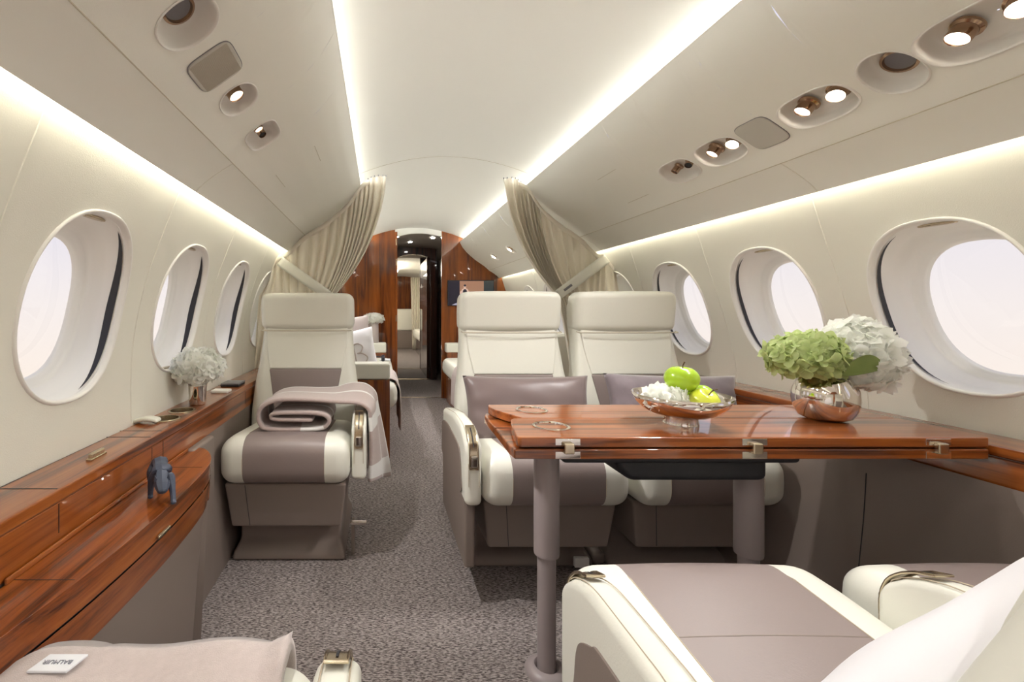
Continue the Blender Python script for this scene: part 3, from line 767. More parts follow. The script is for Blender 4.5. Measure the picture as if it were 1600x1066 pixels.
link('lower_leaf', st(prism(low1, TZ-.056, TZ-.030, .004, 3)), M['wood_x'], tb); link('lower_leaf', st(prism(low2, TZ-.056, TZ-.030, .004, 3)), M['wood_x'], tb)
for x in (.479, .956, 1.425):
    b = bmesh.new()
    box(x-.032, x+.032, 1.1425, 1.146, TZ-.020, TZ-.003, .001, b); box(x-.032, x+.032, 1.1425, 1.146, TZ-.054, TZ-.036, .001, b)
    h = link('hinge', st(b), M['chrome'], tb)
    b = rbox(x-.013, x+.013, 1.130, 1.144, TZ-.040, TZ-.012, .004, (1, 1, 2)); link('hinge_knuckle', st(b), M['nickel'], h)
b = rbox(.49, 1.13, 1.20, 1.50, .688, .719, .012, (6, 4, 1)); rbox(.63, 1.06, 1.22, 1.48, .632, .70, .02, (6, 4, 2), bm=b, f=lambda x, y, z: (x+(.05*(.70-z)/.07 if x < .8 else 0), y, z)); link('mechanism_tray', st(b), M['tray'], tb)
for x in (.505, 1.118):
    b = lathe([(0, .36), (.036, .36), (.037, .365), (.037, .719), (0, .719)], 36, (x, 1.36, 0)); lg = link('leg', st(b), M['leg'], tb)
    b = lathe([(0, 0), (.027, 0), (.027, .362), (0, .362)], 32, (x, 1.36, 0)); link('inner_column', st(b), M['leg'], lg)
    b = lathe([(.029, .010), (.030, .018), (.036, .024), (.048, .022), (.060, .014), (.064, .004), (.064, 0), (0, 0)], 36, (x, 1.36, 0)); link('floor_flange', st(b), M['leg'], lg)

# ------------------------------------------------------------ bowl, apples, flowers
def sq(px): return px
bowl = thing('fruit_bowl', 'shallow polished silver footed bowl holding green apples', 'bowl', (.862, 1.285, TZ))
link('bowl_body', lathe([(0, .022), (.035, .0225), (.07, .028), (.096, .041), (.114, .060), (.1245, .085), (.122, .085), (.111, .062), (.093, .046), (.067, .034), (.03, .028), (0, .027)], 64), M['chrome'], bowl, ang=3)
link('bowl_foot', lathe([(.046, .027), (.042, .016), (.045, .003), (.045, 0), (.040, 0), (.037, .014), (.036, .026)], 48), M['chrome'], bowl)
def apple(label, x, y, z, r, m, tilt=(0, 0)):
    pts = []
    for i in range(25):
        a = PI*i/24; rr = r*math.sin(a)*(1+.06*math.cos(a))*1.06; zz = r*.92*math.cos(a)
        if a < .55: zz -= r*.30*(1-a/.55)**1.4
        if a > PI-.45: zz += r*.16*(1-(PI-a)/.45)
        pts.append((rr, zz))
    pts[0] = (0, pts[0][1]); pts[-1] = (0, pts[-1][1])
    t_ = thing('apple', label, 'apple', (x, y, z)); t_.rotation_euler = (tilt[0], tilt[1], 0)
    link('apple_body', lathe(pts, 36), m, t_, ang=3)
    link('apple_stem', tube([(0, 0, r*.55), (.001, 0, r*.95), (.006, .002, r*1.18)], [.0016, .0014, .002], 6), M['stem'], t_)
apple('green apple sitting highest, on top of the other fruit in the bowl', .858, 1.275, TZ+.129, .0415, M['apple'], (.05, .03))
apple('yellow-green apple at the front of the bowl under the top apple', .893, 1.235, TZ+.073, .036, M['apple_y'], (.5, .2))
apple('green apple half hidden behind the front yellow-green apple', .884, 1.335, TZ+.077, .036, M['apple'], (-.3, .5))
apple('green apple lowest in the bowl at its right rim', .933, 1.288, TZ+.076, .033, M['apple'], (.2, .8))

def petal(bm, c, n, u, L, Wd, curl, mi=0):
    v = n.cross(u).normalized(); rows_ = []
    for i in range(4):
        t_ = i/3; w = Wd*math.sin(PI*(.12+.80*t_))**.8
        row = []
        for j in range(3):
            s_ = j-1
            p = c+u*L*t_+v*s_*w/2+n*(curl*L*t_*t_+.12*Wd*s_*s_+.004*random.uniform(-1, 1)*t_)
            row.append(bm.verts.new(p))
        rows_.append(row)
    for i in range(3):
        for j in range(2): bm.faces.new((rows_[i][j], rows_[i][j+1], rows_[i+1][j+1], rows_[i+1][j])).material_index = mi
def bloom(bm, c, rx, ry, rz, count, ps, seed, zmin=-.75, heart=True):
    random.seed(seed); c = Vector(c)
    for i in range(count):
        z = zmin+(1-zmin)*(i+.5)/count; a = i*2.39996+random.uniform(-.2, .2); r = math.sqrt(max(0, 1-z*z))
        n = Vector((r*math.cos(a), r*math.sin(a), z)); p = c+Vector((n.x*rx, n.y*ry, n.z*rz))*random.uniform(.86, 1.0)
        n = (n+Vector([random.uniform(-.35, .35) for _ in range(3)])).normalized()
        u = n.orthogonal().normalized(); rot = random.uniform(0, PI)
        for q in range(4):
            d = Matrix.Rotation(rot+q*PI/2+random.uniform(-.15, .15), 3, n) @ u
            petal(bm, p, n, d.normalized(), ps*random.uniform(.85, 1.15), ps*random.uniform(.9, 1.1), random.uniform(-.25, .35))
        if heart:
            for f_ in bmesh.ops.create_icosphere(bm, subdivisions=1, radius=ps*.11, matrix=Matrix.Translation(p+n*.002))['verts'][:1]:
                for ff in f_.link_faces: pass
def flower(name, label, loc, parts, m, stems, cat='flowers', inner=None):
    t_ = thing(name, label, cat, loc)
    for (c, rx, ry, rz, cnt, ps, sd) in parts:
        b = bmesh.new(); bloom(b, c, rx, ry, rz, cnt, ps, sd); o = link('bloom', b, m, t_, recalc=False, ang=3)
        b = bmesh.new(); bmesh.ops.create_icosphere(b, subdivisions=3, radius=1); xf(b, Matrix.Translation(c) @ Matrix.Diagonal((rx*.84, ry*.84, rz*.84, 1))); link('flower_core', b, inner or m, o, ang=3)
    b = bmesh.new()
    for s_ in stems: tube(s_, .003, 6, b)
    link('stems', b, M['leaf'], t_)
    return t_
# table vase
vx, vy = 1.325, 1.335
b = lathe([(0, .004), (.045, .002), (.060, .010), (.072, .035), (.0765, .062), (.074, .088), (.066, .110), (.058, .124), (.056, .128), (.052, .126), (.062, .108), (.070, .086), (.0725, .062), (.068, .036), (.05, .012), (0, .010)], 64)
o = link('flower_vase', b, M['chrome'], ang=3); o.location = (vx, vy, TZ); tag(o, 'round polished silver vase on the table', 'vase')
flower('green_hydrangea', 'pale green hydrangea leaning left out of the round silver vase', (vx-.03, vy, TZ+.10), [((-.035, -.01, .088), .096, .085, .066, 105, .031, 3)], M['petal_g'], [((0, 0, .04), (.01, 0, -.06)), ((-.02, 0, .04), (.0, 0, -.06))], inner=M['leaf'])
gh = bpy.data.objects['green_hydrangea']
b = bmesh.new(); n_ = Vector((.2, -.9, .35)).normalized(); u_ = Vector((.9, .1, .12)).normalized()
def leaf_fn(u, v):
    w = .026*math.sin(PI*(.05+.93*u))**.8; return (-.015+.13*u, -.085-.01*math.sin(PI*u), .045+.03*math.sin(PI*u*.8)+(v-.5)*2*w+.004*abs(v-.5))
link('leaf', grid(leaf_fn, 12, 6), M['leaf'], gh, ang=3)
flower('white_hydrangea', 'big white hydrangea leaning right out of the round silver vase', (vx+.03, vy, TZ+.10), [((.062, .0, .082), .092, .09, .108, 150, .037, 8)], M['petal_w'], [((0, 0, .05), (-.01, 0, -.06)), ((.02, 0, .05), (-.0, 0, -.06))])
flower('white_flower_head', 'loose white petals lying in the left of the fruit bowl', (.805, 1.265, TZ+.07), [((0, 0, .008), .05, .042, .026, 34, .026, 21)], M['petal_w'], [((0, 0, .0), (.01, 0, -.012))])
# ledge vase
o = link('flower_vase', lathe([(0, 0), (.030, 0), (.032, .004), (.036, .078), (.0375, .084), (.034, .082), (.030, .01), (0, .008)], 44), M['chrome'], ang=3); o.location = (-.745, 1.83, LZ); tag(o, 'small silver cup vase on the left ledge', 'vase')
flower('white_hydrangea', 'white hydrangea ball in the silver cup on the left ledge', (-.745, 1.83, LZ+.08), [((.0, 0, .072), .098, .085, .070, 110, .032, 31)], M['petal_w'], [((0, 0, .02), (.0, 0, -.06)), ((.01, 0, .02), (.0, 0, -.06))])
# ledge odds and ends
t = thing('strap_loop', 'small folded cream leather pull beside the left cup holders', 'strap', (-.80, 1.53, LZ))
link('strap_fold', rbox(-.035, .045, -.022, .022, .002, .014, .006, (6, 3, 1), f=lambda x, y, z: (x, y*(.6+.4*math.cos(x*20)), z+.008*math.sin((x+.035)*38))), M['cream'], t)
t = thing('photo_block', 'dark slate square coaster stack on the left ledge beyond the flowers', 'coasters', (-.755, 2.30, LZ))
for i in range(2): link('coaster', rbox(-.045, .045, -.055, .055, .001+i*.009, .009+i*.009, .002, (1, 1, 1)), M['grey' if i else 'tray'], t)
t = thing('small_tray', 'little pale dish on left ledge just behind the flower cup', 'dish', (-.745, 2.10, LZ))
link('dish_body', rbox(-.04, .04, -.03, .03, .0, .014, .005), M['white'], t)

# panther figurine
fg = thing('panther_figurine', 'blue-grey faceted prowling panther figurine on the bow-fronted shelf', 'figurine', (-.605, 1.235, SZ))
def limb(pts, r): return [(Vector(p), q) for p, q in zip(pts, r)]
def skin(chains, name, m, parent, sub=1):
    bm = bmesh.new(); rad = []; vm = {}
    for pts, r in chains:
        last = None
        for p, q in zip(pts, r):
            key = tuple(round(c, 4) for c in p)
            if key not in vm: vm[key] = bm.verts.new(p); rad.append(q)
            if last is not None and last != vm[key]:
                try: bm.edges.new((last, vm[key]))
                except ValueError: pass
            last = vm[key]
    me = bpy.data.meshes.new(name); bm.verts.index_update(); bm.to_mesh(me); bm.free(); me.materials.append(m)
    o = bpy.data.objects.new(name, me); col.objects.link(o)
    md = o.modifiers.new('skin', 'SKIN'); md.branch_smoothing = .3
    for i, v in enumerate(me.skin_vertices[0].data): v.radius = (rad[i], rad[i]); v.use_root = (i == 0)
    if sub: s_ = o.modifiers.new('sub', 'SUBSURF'); s_.levels = sub; s_.render_levels = sub
    dg = bpy.context.evaluated_depsgraph_get(); m2 = bpy.data.meshes.new_from_object(o.evaluated_get(dg)); o.modifiers.clear(); o.data = m2
    o.parent = parent
    return o
body = ((0, .07, .082), (0, .035, .086), (0, 0, .084), (0, -.035, .086), (.0, -.066, .074), (-.0, -.090, .054), (-.0, -.114, .038))
o = skin([(body, (.017, .017, .015, .019, .014, .0165, .009)),
      (((0, -.035, .086), (.017, -.05, .060), (.019, -.078, .034), (.020, -.100, .006), (.020, -.114, .004)), (.019, .010, .0065, .0055, .006)),
      (((0, -.035, .086), (-.017, -.03, .058), (-.019, -.022, .030), (-.020, -.020, .006), (-.020, -.034, .004)), (.019, .010, .0065, .0055, .006)),
      (((0, .07, .082), (.016, .065, .052), (.018, .085, .030), (.018, .072, .006), (.018, .060, .004)), (.017, .012, .0065, .0055, .006)),
      (((0, .07, .082), (-.016, .055, .052), (-.018, .05, .030), (-.018, .035, .006), (-.018, .022, .004)), (.017, .012, .0065, .0055, .006)),
      (((0, .07, .082), (0, .095, .07), (0, .118, .045), (0, .135, .035)), (.017, .006, .004, .004))], 'body', M['figure'], fg, 1)
for p in o.data.polygons: p.use_smooth = False
b = bmesh.new()
for s_ in (-1, 1): prism([(s_*.006, .064), (s_*.015, .064), (s_*.013, .082)], -.088, -.080, .0005, 1, 1, b)
link('ears', b, M['figure'], fg, smooth=False)
fg.rotation_euler = (0, 0, .50); fg.scale = (1.3, .85, .92)

# ------------------------------------------------------------ blankets
def sheet(path, y0, y1, name, m, parent=None, th=.018, wob=.006, seed=0, nv=26):
    pts = catmull(path, 6); n = len(pts); rnd = random.Random(seed); ph = rnd.uniform(0, 6)
    def fn(u, v):
        i = u*(n-1); x = interp([(q, p[0]) for q, p in enumerate(pts)], i); z = interp([(q, p[1]) for q, p in enumerate(pts)], i)
        y = y0+(y1-y0)*v
        return (x+wob*math.sin(9*v+ph+u*5)*min(1, u*2), y+.006*math.sin(u*23+ph), z+wob*.5*math.sin(7*v+u*11+ph)*min(1, u*1.5))
    b = grid(fn, n-1, nv, uv=True); o = link(name, b, m, parent, ang=3, recalc=False); 
    md = o.modifiers.new('thick', 'SOLIDIFY'); md.thickness = th; md.offset = 0
    md = o.modifiers.new('sub', 'SUBSURF'); md.levels = 1; md.render_levels = 1
    return o
def bp(px, py): return ((px-594)/352, .556+(688-py)/352)
ROLL = [(-.300, .612), (-.460, .614), (-.486, .625), (-.462, .641), (-.290, .643), (-.236, .626), (-.236, .596), (-.285, .574), (-.49, .573), (-.535, .598), (-.54, .650), (-.51, .684), (-.44, .704), (-.30, .701)]
NEAR = ROLL+[(-.22, .694), (-.165, .690), (-.125, .690), (-.078, .682), (-.046, .655), (-.040, .60), (-.038, .52), (-.040, .44), (-.045, .345)]
FAR = ROLL+[(-.22, .704), (-.165, .722), (-.115, .730), (-.068, .722), (-.028, .685), (-.016, .62), (.005, .52), (.028, .40), (.052, .262)]
NEAR = catmull(NEAR, 6); FAR = catmull(FAR, 6)
def blanket(u, v):
    n = len(NEAR)-1; i = u*n; k = [q for q in range(n+1)]
    a = [interp([(q, p[c]) for q, p in enumerate(NEAR)], i) for c in (0, 1)]; f_ = [interp([(q, p[c]) for q, p in enumerate(FAR)], i) for c in (0, 1)]
    w = v
    return (a[0]+(f_[0]-a[0])*w+.004*math.sin(9*v+u*5), 1.975+.30*v+.005*math.sin(u*23), a[1]+(f_[1]-a[1])*w+.002*math.sin(7*v+u*11))
o = link('striped_blanket', grid(blanket, len(NEAR)-1, 24, uv=True), M['throw'], ang=3, recalc=False)
md = o.modifiers.new('thick', 'SOLIDIFY'); md.thickness = .017; md.offset = 0
md = o.modifiers.new('sub', 'SUBSURF'); md.levels = 1; md.render_levels = 1
tag(o, 'taupe striped wool blanket rolled on the left seat, end over its arm', 'blanket')
# blanket over the near left seat
def dr(u, v):
    x = -.655+.51*u
    # v: 0 at the back, 1 over the front roll of the cushion
    s_ = v*.78
    if s_ < .55: y, z = .19+s_, .548
    else:
        a = min((s_-.55)/.075, PI/2); y = .74+.075*math.sin(a)-.045; z = .548-.075*(1-math.cos(a)); z -= max(0, s_-.55-.075*PI/2)
    if s_ >= .55: pass
    y = min(y, .775)
    z += .007*math.sin(x*24+1)*(.4+.6*v)+.004*math.sin(y*31+x*9)
    if u > .93: z += .02*((u-.93)/.07)*(1 if v > .6 else .3)
    if u < .25 and s_ < .6: z -= .10*(.25-u)**2/.0625*.7
    if u < .2: y -= .10*(.2-u)
    return (x, y, z)
b = grid(dr, 60, 60, uv=True); o = link('wool_blanket', b, M['throw2'], ang=3, recalc=False); md = o.modifiers.new('thick', 'SOLIDIFY'); md.thickness = .016; md.offset = 0
tag(o, 'plain pale taupe wool blanket spread over the near left seat, white label', 'blanket')
wool = o
def text(s_, size, mtx, m, parent, name='lettering', ext=.0004):
    cu = bpy.data.curves.new(name, 'FONT'); cu.body = s_; cu.size = size; cu.extrude = ext; cu.align_x = 'CENTER'; cu.align_y = 'CENTER'
    tmp = bpy.data.objects.new(name, cu); col.objects.link(tmp); dg = bpy.context.evaluated_depsgraph_get(); me = bpy.data.meshes.new_from_object(tmp.evaluated_get(dg))
    bpy.data.objects.remove(tmp); me.materials.clear(); me.materials.append(m); me.transform(mtx)
    o = bpy.data.objects.new(name, me); col.objects.link(o); o.parent = parent; return o
tg = link('label_tag', rbox(-.49-.030, -.49+.030, .664, .698, .561, .565, .0015, (3, 1, 1), f=lambda x, y, z: (x+.010*(y-.68)/.03, y, z+.0)), M['paper'], wool)
text('BALMUIR', .011, Matrix.Translation((-.49, .681, .5656)) @ Matrix.Rotation(PI, 4, 'Z'), M['ink'], tg)

# ------------------------------------------------------------ curtains at the cabin divider
def curtain(s, label, topl, gx, band, gy=462, Y=3.0):
    t_ = thing('privacy_curtain', label, 'curtain', at(band[0][0], band[0][1], Y)); base = Vector(t_.location)
    n = len(topl)
    tp = catmull([(p[0], p[1]) for p in topl], 10)
    def topat(u): i = u*(len(tp)-1); return (interp([(q, p[0]) for q, p in enumerate(tp)], i), interp([(q, p[1]) for q, p in enumerate(tp)], i))
    g0, g1, bx0, bx1 = gx
    NP = 26
    def warp(u): return u
    def fn(u, v):
        tx, ty = topat(u)
        gg = g0+(g1-g0)*(1-(1-u)**2.4) if True else 0
        bx = bx0+(bx1-bx0)*u
        cx = tx+(gg-tx)*.10*(1 if u > .5 else 2*u); cy = gy+(ty-gy)*.42 if u > .5 else gy+(ty-gy)*.5
        if v < .62:
            q = v/.62; x = (1-q)**2*tx+2*q*(1-q)*cx+q*q*gg; y = (1-q)**2*ty+2*q*(1-q)*cy+q*q*gy
            amp = .009+.016*q*(1-q)*3+.014*min(1, max(0, (u-.4)/.3))
        else:
            q = (v-.62)/.38; x = gg+(bx-gg)*q**.8; y = gy+(577-gy)*q; amp = .012+.012*q
        ph = 2*PI*(9*u/.55 if u < .55 else 9+7*(u-.55)/.45)+.7*math.sin(u*31)
        hem = min(1, v/.045)
        p = at(x, y, Y)
        sw = math.sin(ph); sw = math.copysign(abs(sw)**.6, sw); p.y += amp*(.25+.75*hem)*sw + .012*u
        p.x += .004*math.cos(ph)*hem
        return p-base
    b = grid(fn, 420, 50); link('curtain_cloth', b, M['curtain'], t_, ang=3, recalc=False)
    # header hem
    def hem(u, v):
        tx, ty = topat(.02+.80*u); p = at(tx, ty+(1+8*v), Y-.022); return p-base
    b = grid(hem, 40, 2); solidify(link('curtain_hem', b, M['curtain'], t_, ang=3), .003)
    # strap
    (x0, y0), (x1, y1) = band
    def stp(u, v):
        x = x0+(x1-x0)*u; y = y0+(y1-y0)*u; d = Vector((-(y1-y0), x1-x0)).normalized(); w = 16*(v-.5)
        return at(x+d.x*w, y+d.y*w, Y-.045-.012*math.sin(PI*u))-base
    sb = solidify(link('tie_back', grid(stp, 16, 4), M['cream'], t_, ang=3), .004)
    if s > 0:
        sb2 = link('strap_badge', grid(lambda u, v: Vector(stp(.72+.16*u, .38+.24*v))+Vector((0, -.004, 0)), 2, 2), M['grey'], sb)
    # track gliders at the top
    for q in range(6):
        tx, ty = topat(.80+.2*q/5); p = at(tx, ty-1, Y)-base; link('glider', tube([p-Vector((0, 0, .008)), p+Vector((0, 0, .002))], .003, 6), M['grey'], t_)
curtain(-1, 'cream pleated curtain tied back to the left wall behind the left seat', [(424, 415), (434, 400), (450, 392), (476, 367), (505, 349), (531, 328), (551, 308), (563, 289), (575, 280), (588, 275), (603, 275)], (404, 522, 396, 470), ((437, 408), (513, 462)))
curtain(1, 'cream pleated curtain tied back to the right wall between the right seats', [(962, 420), (945, 399), (933, 396), (909, 372), (880, 352), (850, 327), (835, 306), (826, 292), (814, 284), (803, 278), (787, 279)], (968, 872, 962, 892), ((948, 404), (872, 461)))

# ------------------------------------------------------------ divans beyond the curtains
def divan(s, label, x0, x1, y0, y1, edge):
    t_ = thing('divan', label, 'sofa', ((x0+x1)/2, y0, 0)); b0 = Vector(t_.location)
    def S(b): return xf(b, Matrix.Translation(-b0))
    xa, xb = min(x0, x1), max(x0, x1)
    link('seat_cushion', S(rbox(xa, xb, y0+.14, y1-.14, .33, .53, .075, (5, 10, 3), 6)), M['cream'], t_, ang=3)
    link('base', S(box(min(x0, x1-s*-.06), max(x0, x1+s*.06), y0+.14, y1-.14, 0, .34)), M['wood_z'], t_)
    return t_, b0, S
# left divan (arm cabinets carry the cushioned pads)
t_, b0, S = divan(-1, 'cream divan with wood end cabinets beyond the left curtain', -.64, .135, 3.33, 5.57, .07)
for y0, y1 in ((3.33, 3.47), (5.43, 5.57)):
    a = link('end_cabinet', S(box(-.62, .072, y0, y1, 0, .582, .004)), M['wood_z'], t_); link('arm_pad', S(rbox(-.62, .074, y0-.005, y1+.005, .583, .705, .018)), M['cream'], a)
link('back_cushion', S(rbox(-.66, -.50, 3.48, 5.42, .50, .92, .05)), M['cream'], t_)
# right divan
t_, b0, S = divan(1, 'cream divan beyond the right curtain, mostly hidden by seats', 1.50, .745, 3.33, 5.57, .8)
for y0, y1 in ((5.43, 5.57),):
    a = link('end_cabinet', S(box(.815, 1.5, y0, y1, 0, .59, .004)), M['wood_z'], t_); link('arm_pad', S(rbox(.80, 1.5, y0-.005, y1+.005, .583, .70, .018)), M['cream'], a)
link('back_cushion', S(rbox(1.36, 1.52, 3.48, 5.42, .50, .92, .05)), M['cream'], t_)
# blankets on the divans
def drape(name, label, x_in, x_out, y0, y1, zt, zb, m, s):
    path = [(x_in, zt+.004), ((x_in+x_out)/2, zt+.014), (x_out-s*.03, zt+.006), (x_out+s*.016, zt-.06), (x_out+s*.024, zt-.16), (x_out+s*.028, zb)]
    o_ = sheet(path, y0, y1, name, m, th=.010, wob=.006, seed=5); tag(o_, label, 'blanket')
drape('draped_blanket', 'grey-lilac blanket hanging over the front edge of the left divan', -.25, .135, 3.62, 4.2, .535, .12, M['lilac'], 1)
drape('draped_blanket', 'grey-lilac blanket hanging over the front edge of the right divan', 1.05, .745, 3.9, 4.5, .535, .16, M['lilac'], -1)
p = pillow('monogram_pillow', 'white pillow with a looped taupe letter B on the left divan', (-.235, 3.68, .725), .42, .42, .12, (-.15, -.18, .1), M['linen'], seed=9)
Bp = catmull([(.03, -.075), (.03, .0), (.03, .075), (.07, .085), (.10, .055), (.08, .015), (.05, .008), (.09, .0), (.125, -.035), (.105, -.07), (.06, -.08), (.0, -.07)], 6)
link('monogram', tube([(x, -.058*(1-(x/.21)**4)-.002, z) for x, z in Bp], .006, 6), M['lilac'], p)
pillow('throw_pillow', 'taupe pillow standing behind the monogrammed pillow on the left divan', (-.30, 3.86, .79), .46, .5, .12, (-.1, -.10, .2), M['lilac'], seed=11)
o = link('flower_vase', lathe([(0, 0), (.058, 0), (.062, .01), (.060, .24), (.057, .25), (.052, .24), (.052, .02), (0, .02)], 32), M['lilac']); o.location = (-.08, 5.50, .705); tag(o, 'tall taupe cylinder vase on the far arm of the left divan', 'vase')
flower('white_hydrangea', 'flat white flower mound in the tall taupe vase by the bulkhead', (-.08, 5.50, .955), [((0, 0, .045), .125, .11, .062, 90, .028, 41)], M['petal_w'], [((0, 0, .0), (0, 0, -.1))])
t = thing('headphones', 'black over-ear headphones lying on the left divan', 'headphones', (-.03, 5.0, .53))
link('headband', tube([(.075*math.cos(a)-.02, .075*math.sin(a), .045) for a in np.linspace(0, PI, 14)], .008, 8), M['phones'], t)
for sx_ in (-1, 1):
    b = lathe([(0, 0), (.03, 0), (.036, .01), (.036, .03), (.028, .04), (0, .04)], 24); xf(b, Matrix.Translation((-.02+sx_*.062, -.015, .038)) @ Matrix.Rotation(PI/2*sx_, 4, 'Y')); link('ear_cup', b, M['phones'], t)
t = thing('magazine', 'small open magazine lying beside the headphones on the left divan', 'magazine', (.055, 5.12, .532))
link('pages', rbox(-.06, .06, -.08, .08, .0, .008, .003, (4, 1, 1)), M['paper'], t)

# ------------------------------------------------------------ forward bulkhead, screen, corridor
def bulk(y0, y1, name, m, door, zt=2.12, clip=None):
    """bulkhead following the cabin section with a doorway door=(x0,x1)"""
    for s in (-1, 1):
        xd = door[0] if s < 0 else door[1]
        outer = [(wx(s, z)+s*.02, z) for z in np.linspace(.66, 1.58, 12)]
        prof = [(CX+s*1.10, 0), (CX+s*1.15, .6)]+outer+[(CX+s*1.06, 1.59), (CX+s*.94, 1.62), (CX+s*.80, 1.72), (CX+s*.66, 1.86), (CX+s*.60, 1.96), (CX+s*.66, 1.99)]
        arch = [(CX+w*s, archz(w)+.015) for w in np.linspace(.62, abs(xd-CX), 8)] if s*(xd-CX) > 0 else []
        poly = prof+arch+[(xd, 0)]
        yield link(name, prism(poly, y0, y1, .001, 1, 1), m, ang=.4)
for i, o in enumerate(bulk(YB, YB+.05, 'wall_front', M['wood_z'], (.186, .768))): struct(o)
tv = thing('wall_screen', 'dark wall screen showing a seated figure, on the wood bulkhead', 'screen', (1.13, YB, 1.315))
link('screen_housing', box(-.29, .29, -.02, 0, -.16, .16, .004), M['black'], tv)
def scr():
    m = bpy.data.materials.new('screen_picture'); m.use_nodes = True; bb = m.node_tree.nodes['Principled BSDF']
    return m
SC = [mat('screen_dark', (34, 32, 44), .15, emit=((34, 32, 44), .5)), mat('screen_tan', (150, 112, 92), .15, emit=((150, 112, 92), .45)), mat('screen_teal', (40, 48, 54), .15, emit=((40, 48, 54), .4)), mat('screen_skin', (205, 180, 170), .2, emit=((205, 180, 170), .4)), mat('screen_pale', (150, 150, 172), .2, emit=((150, 150, 172), .4))]
b = bmesh.new()
def pan(x0, x1, z0, z1, mi, y=-.0215):
    fc = b.faces.new([b.verts.new(p) for p in ((x0, y, z0), (x1, y, z0), (x1, y, z1), (x0, y, z1))]); fc.material_index = mi
pan(-.28, -.14, -.15, .15, 0); pan(-.14, .16, -.15, .15, 1); pan(.16, .28, -.15, .15, 2)
pc = link('picture', b, SC, tv, smooth=False, recalc=False)
b = bmesh.new(); 
def disc(cx, cz, rx, rz, mi, y=-.0225):
    fc = b.faces.new([b.verts.new((cx+rx*math.cos(2*PI*i/20), y, cz+rz*math.sin(2*PI*i/20))) for i in range(20)]); fc.material_index = mi
disc(-.075, .075, .016, .024, 3); disc(-.075, .094, .015, .014, 0, -.0228); disc(-.075, .025, .045, .035, 3); disc(-.075, .015, .026, .034, 0, -.0229); disc(-.125, -.005, .012, .03, 3); disc(-.025, -.005, .012, .03, 3)
link('pictured_figure', b, SC, tv, smooth=False, recalc=False)
b = bmesh.new(); fc = b.faces.new([b.verts.new(p) for p in ((-.24, -.0224, -.15), (-.10, -.0224, -.15), (-.10, -.0224, -.085))]); fc.material_index = 4; link('pictured_floor', b, SC, tv, smooth=False, recalc=False)
hp = [(.18, 2.02)]+[(x, 2.02+.045*math.sin(PI*(x-.18)/.6)) for x in np.linspace(.24, .72, 8)]+[(.78, 2.02), (.78, 2.16), (.18, 2.16)]
struct(link('wall_front', prism(hp, YB+.002, YB+.05, 0, 1, 1), M['ceil'], ang=.4))
# door frame posts and hinges
o = box(.186, .215, YB-.006, YB+.06, 0, 2.08, .002); trim(o, M['wood_z'])
b = bmesh.new()
for z in (1.95, 1.70, 1.0, .3): box(.196, .206, YB-.012, YB-.005, z-.04, z+.04, .001, b)
trim(b, M['nickel'])
trim(box(.19, .766, YB+.02, YB+.045, 0, .006, .001), M['nickel'])
# corridor
b = bmesh.new(); grid(lambda u, v: (-.2+1.9*u, YB+.02+(14-YB)*v, -.001), 2, 4, b); o = link('floor', b, M['carpet'], recalc=False); struct(o)
b = bmesh.new(); grid(lambda u, v: (.0+1.4*u, YB+.05+(8.5-YB)*v, 2.10-.10*(2*u-1+.3)**2), 16, 4, b); struct(link('ceiling', b, M['cord'], recalc=False))
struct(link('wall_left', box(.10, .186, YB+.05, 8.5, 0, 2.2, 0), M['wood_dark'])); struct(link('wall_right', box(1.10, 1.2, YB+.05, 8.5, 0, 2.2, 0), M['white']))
# second frame with arched head
def arch_frame(y, x0, x1, xr, zs, za, m, th=.10):
    pts = [(x0, 0), (x0, zs)]+[(x0+(x1-x0)*q, zs+(za-zs)*math.sin(PI*q)) for q in np.linspace(.08, .92, 10)]+[(x1, zs), (x1, 0)]
    outer = [(xr, 0), (xr, 2.2), (.10, 2.2), (.10, 0)]
    b = prism([(x1, 0)]+[(x1, 0)][:0]+[(xr, 0), (xr, 2.2), (.1, 2.2), (.1, 0)]+pts[:-1], y, y+th, 0, 1, 1)
    return link('wall_corridor', b, m, ang=.4)
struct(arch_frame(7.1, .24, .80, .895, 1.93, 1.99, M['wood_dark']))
trim(box(.24, .80, 7.1, 7.2, -.0005, .004, 0), M['nickel'])
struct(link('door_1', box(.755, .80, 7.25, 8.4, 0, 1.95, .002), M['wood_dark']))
trim(box(.24, .96, 8.44, 8.47, -.0005, .004, 0), M['nickel'])
struct(link('wall_corridor', box(.75, 1.1, 8.42, 8.5, 0, 2.2, 0), M['wood_dark']))
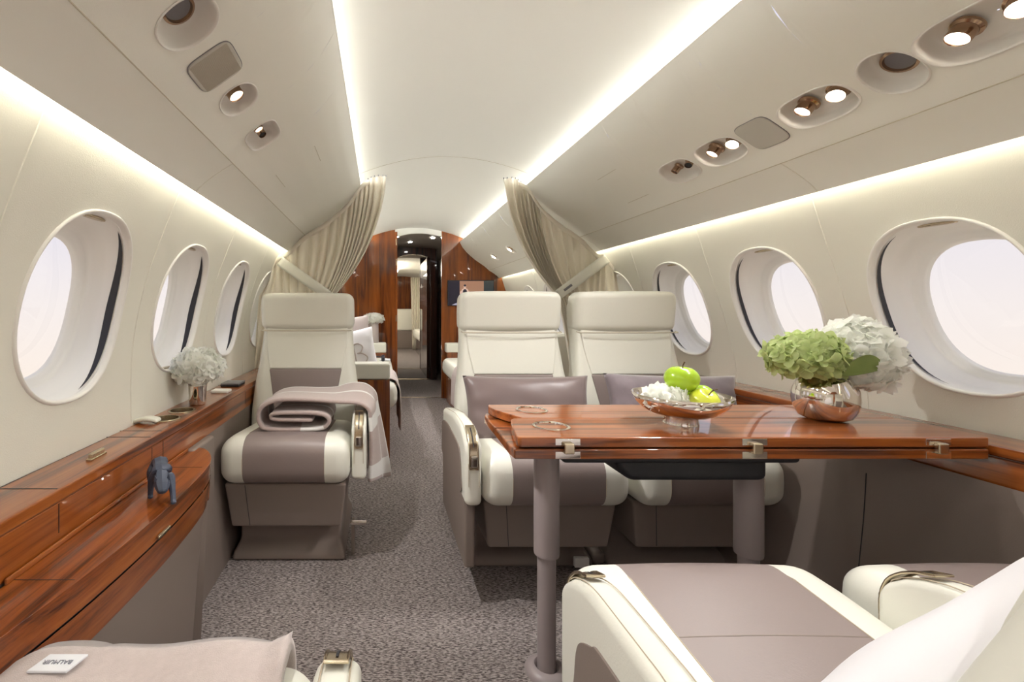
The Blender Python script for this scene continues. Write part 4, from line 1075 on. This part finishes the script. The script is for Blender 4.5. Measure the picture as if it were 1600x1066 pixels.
for x, y, z in ((.22, 6.0, 'leftmost small downlight, beside the door post in the corridor ceiling'), (.44, 6.55, 'middle small downlight in the arched corridor ceiling'), (.72, 6.1, 'rightmost small downlight in the arched corridor ceiling'), (.58, 7.6, 'small downlight deeper in, behind the second arch of the corridor')):
    zz = 2.10-.10*(2*(x/1.4)-.7)**2
    o = link('corridor_downlight', lathe([(0, -.006), (.022, -.006), (.026, -.003), (.026, .004)], 20, (0, 0, 0)), M['lamp_dim']); o.location = (x, y, zz-.002); tag(o, z, 'light', 'corridor downlights')
# room glimpsed through the corridor
b = bmesh.new(); grid(lambda u, v: (-.6+2.4*u, 8.5+5.5*v, 2.16-.55*abs(2*u-1.05)**2.4), 24, 4, b); struct(link('ceiling', b, M['ceil'], recalc=False))
struct(link('wall_back', box(-.6, 1.9, 14.0, 14.05, 0, 2.3, 0), M['wood_z'])); struct(link('wall_left', box(-.65, -.6, 8.5, 14, 0, 2.2, 0), M['ceil'])); struct(link('wall_right', box(1.8, 1.85, 8.5, 14, 0, 2.2, 0), M['ceil']))
t = thing('cabin_seat', 'pale seat back with taupe base glimpsed through the corridor', 'seat', (.65, 12.8, 0))
link('seat_base', box(-.35, .30, 0, .4, 0, .52, .02), M['taupe_d'], t); link('seat_back', rbox(-.35, .30, 0, .4, .52, 1.14, .05), M['cream'], t)
t = thing('far_divan', 'silvery divan end glimpsed through the corridor', 'sofa', (1.25, 10.4, 0))
link('seat_cushion', rbox(-.36, .4, 0, 1.8, .36, .60, .08), M['cream'], t); link('divan_base', box(-.30, .4, .02, 1.8, 0, .37), M['wood_dark'], t)
t = solidify(tag(link('privacy_curtain', grid(lambda u, v: (.90+.26*u-.05*v*(1-u), 12.5+.03*math.sin(u*40), 2.02*v), 60, 10), M['curtain'], ang=3), 'cream curtain glimpsed through the corridor at the top right', 'curtain'), .004)
# lamps for corridor and far room are their own fittings
t = link('room_ceiling_light', rbox(-.30, .30, -.9, .9, -.006, .0, .003), mat('far_room_glow', (255, 255, 255), .5, emit=((255, 244, 228), 6))); t.location = (.1, 10.6, 1.98); tag(t, 'long ceiling light of the room beyond the corridor', 'light')
# rear bulkhead behind the camera
for i, o in enumerate(bulk(YR-.05, YR, 'wall_rear', M['wood_z'], (.2, .7))): struct(o)
struct(link('door_2', box(.2, .7, YR-.05, YR-.01, 0, 2.14, 0), M['wood_z']))
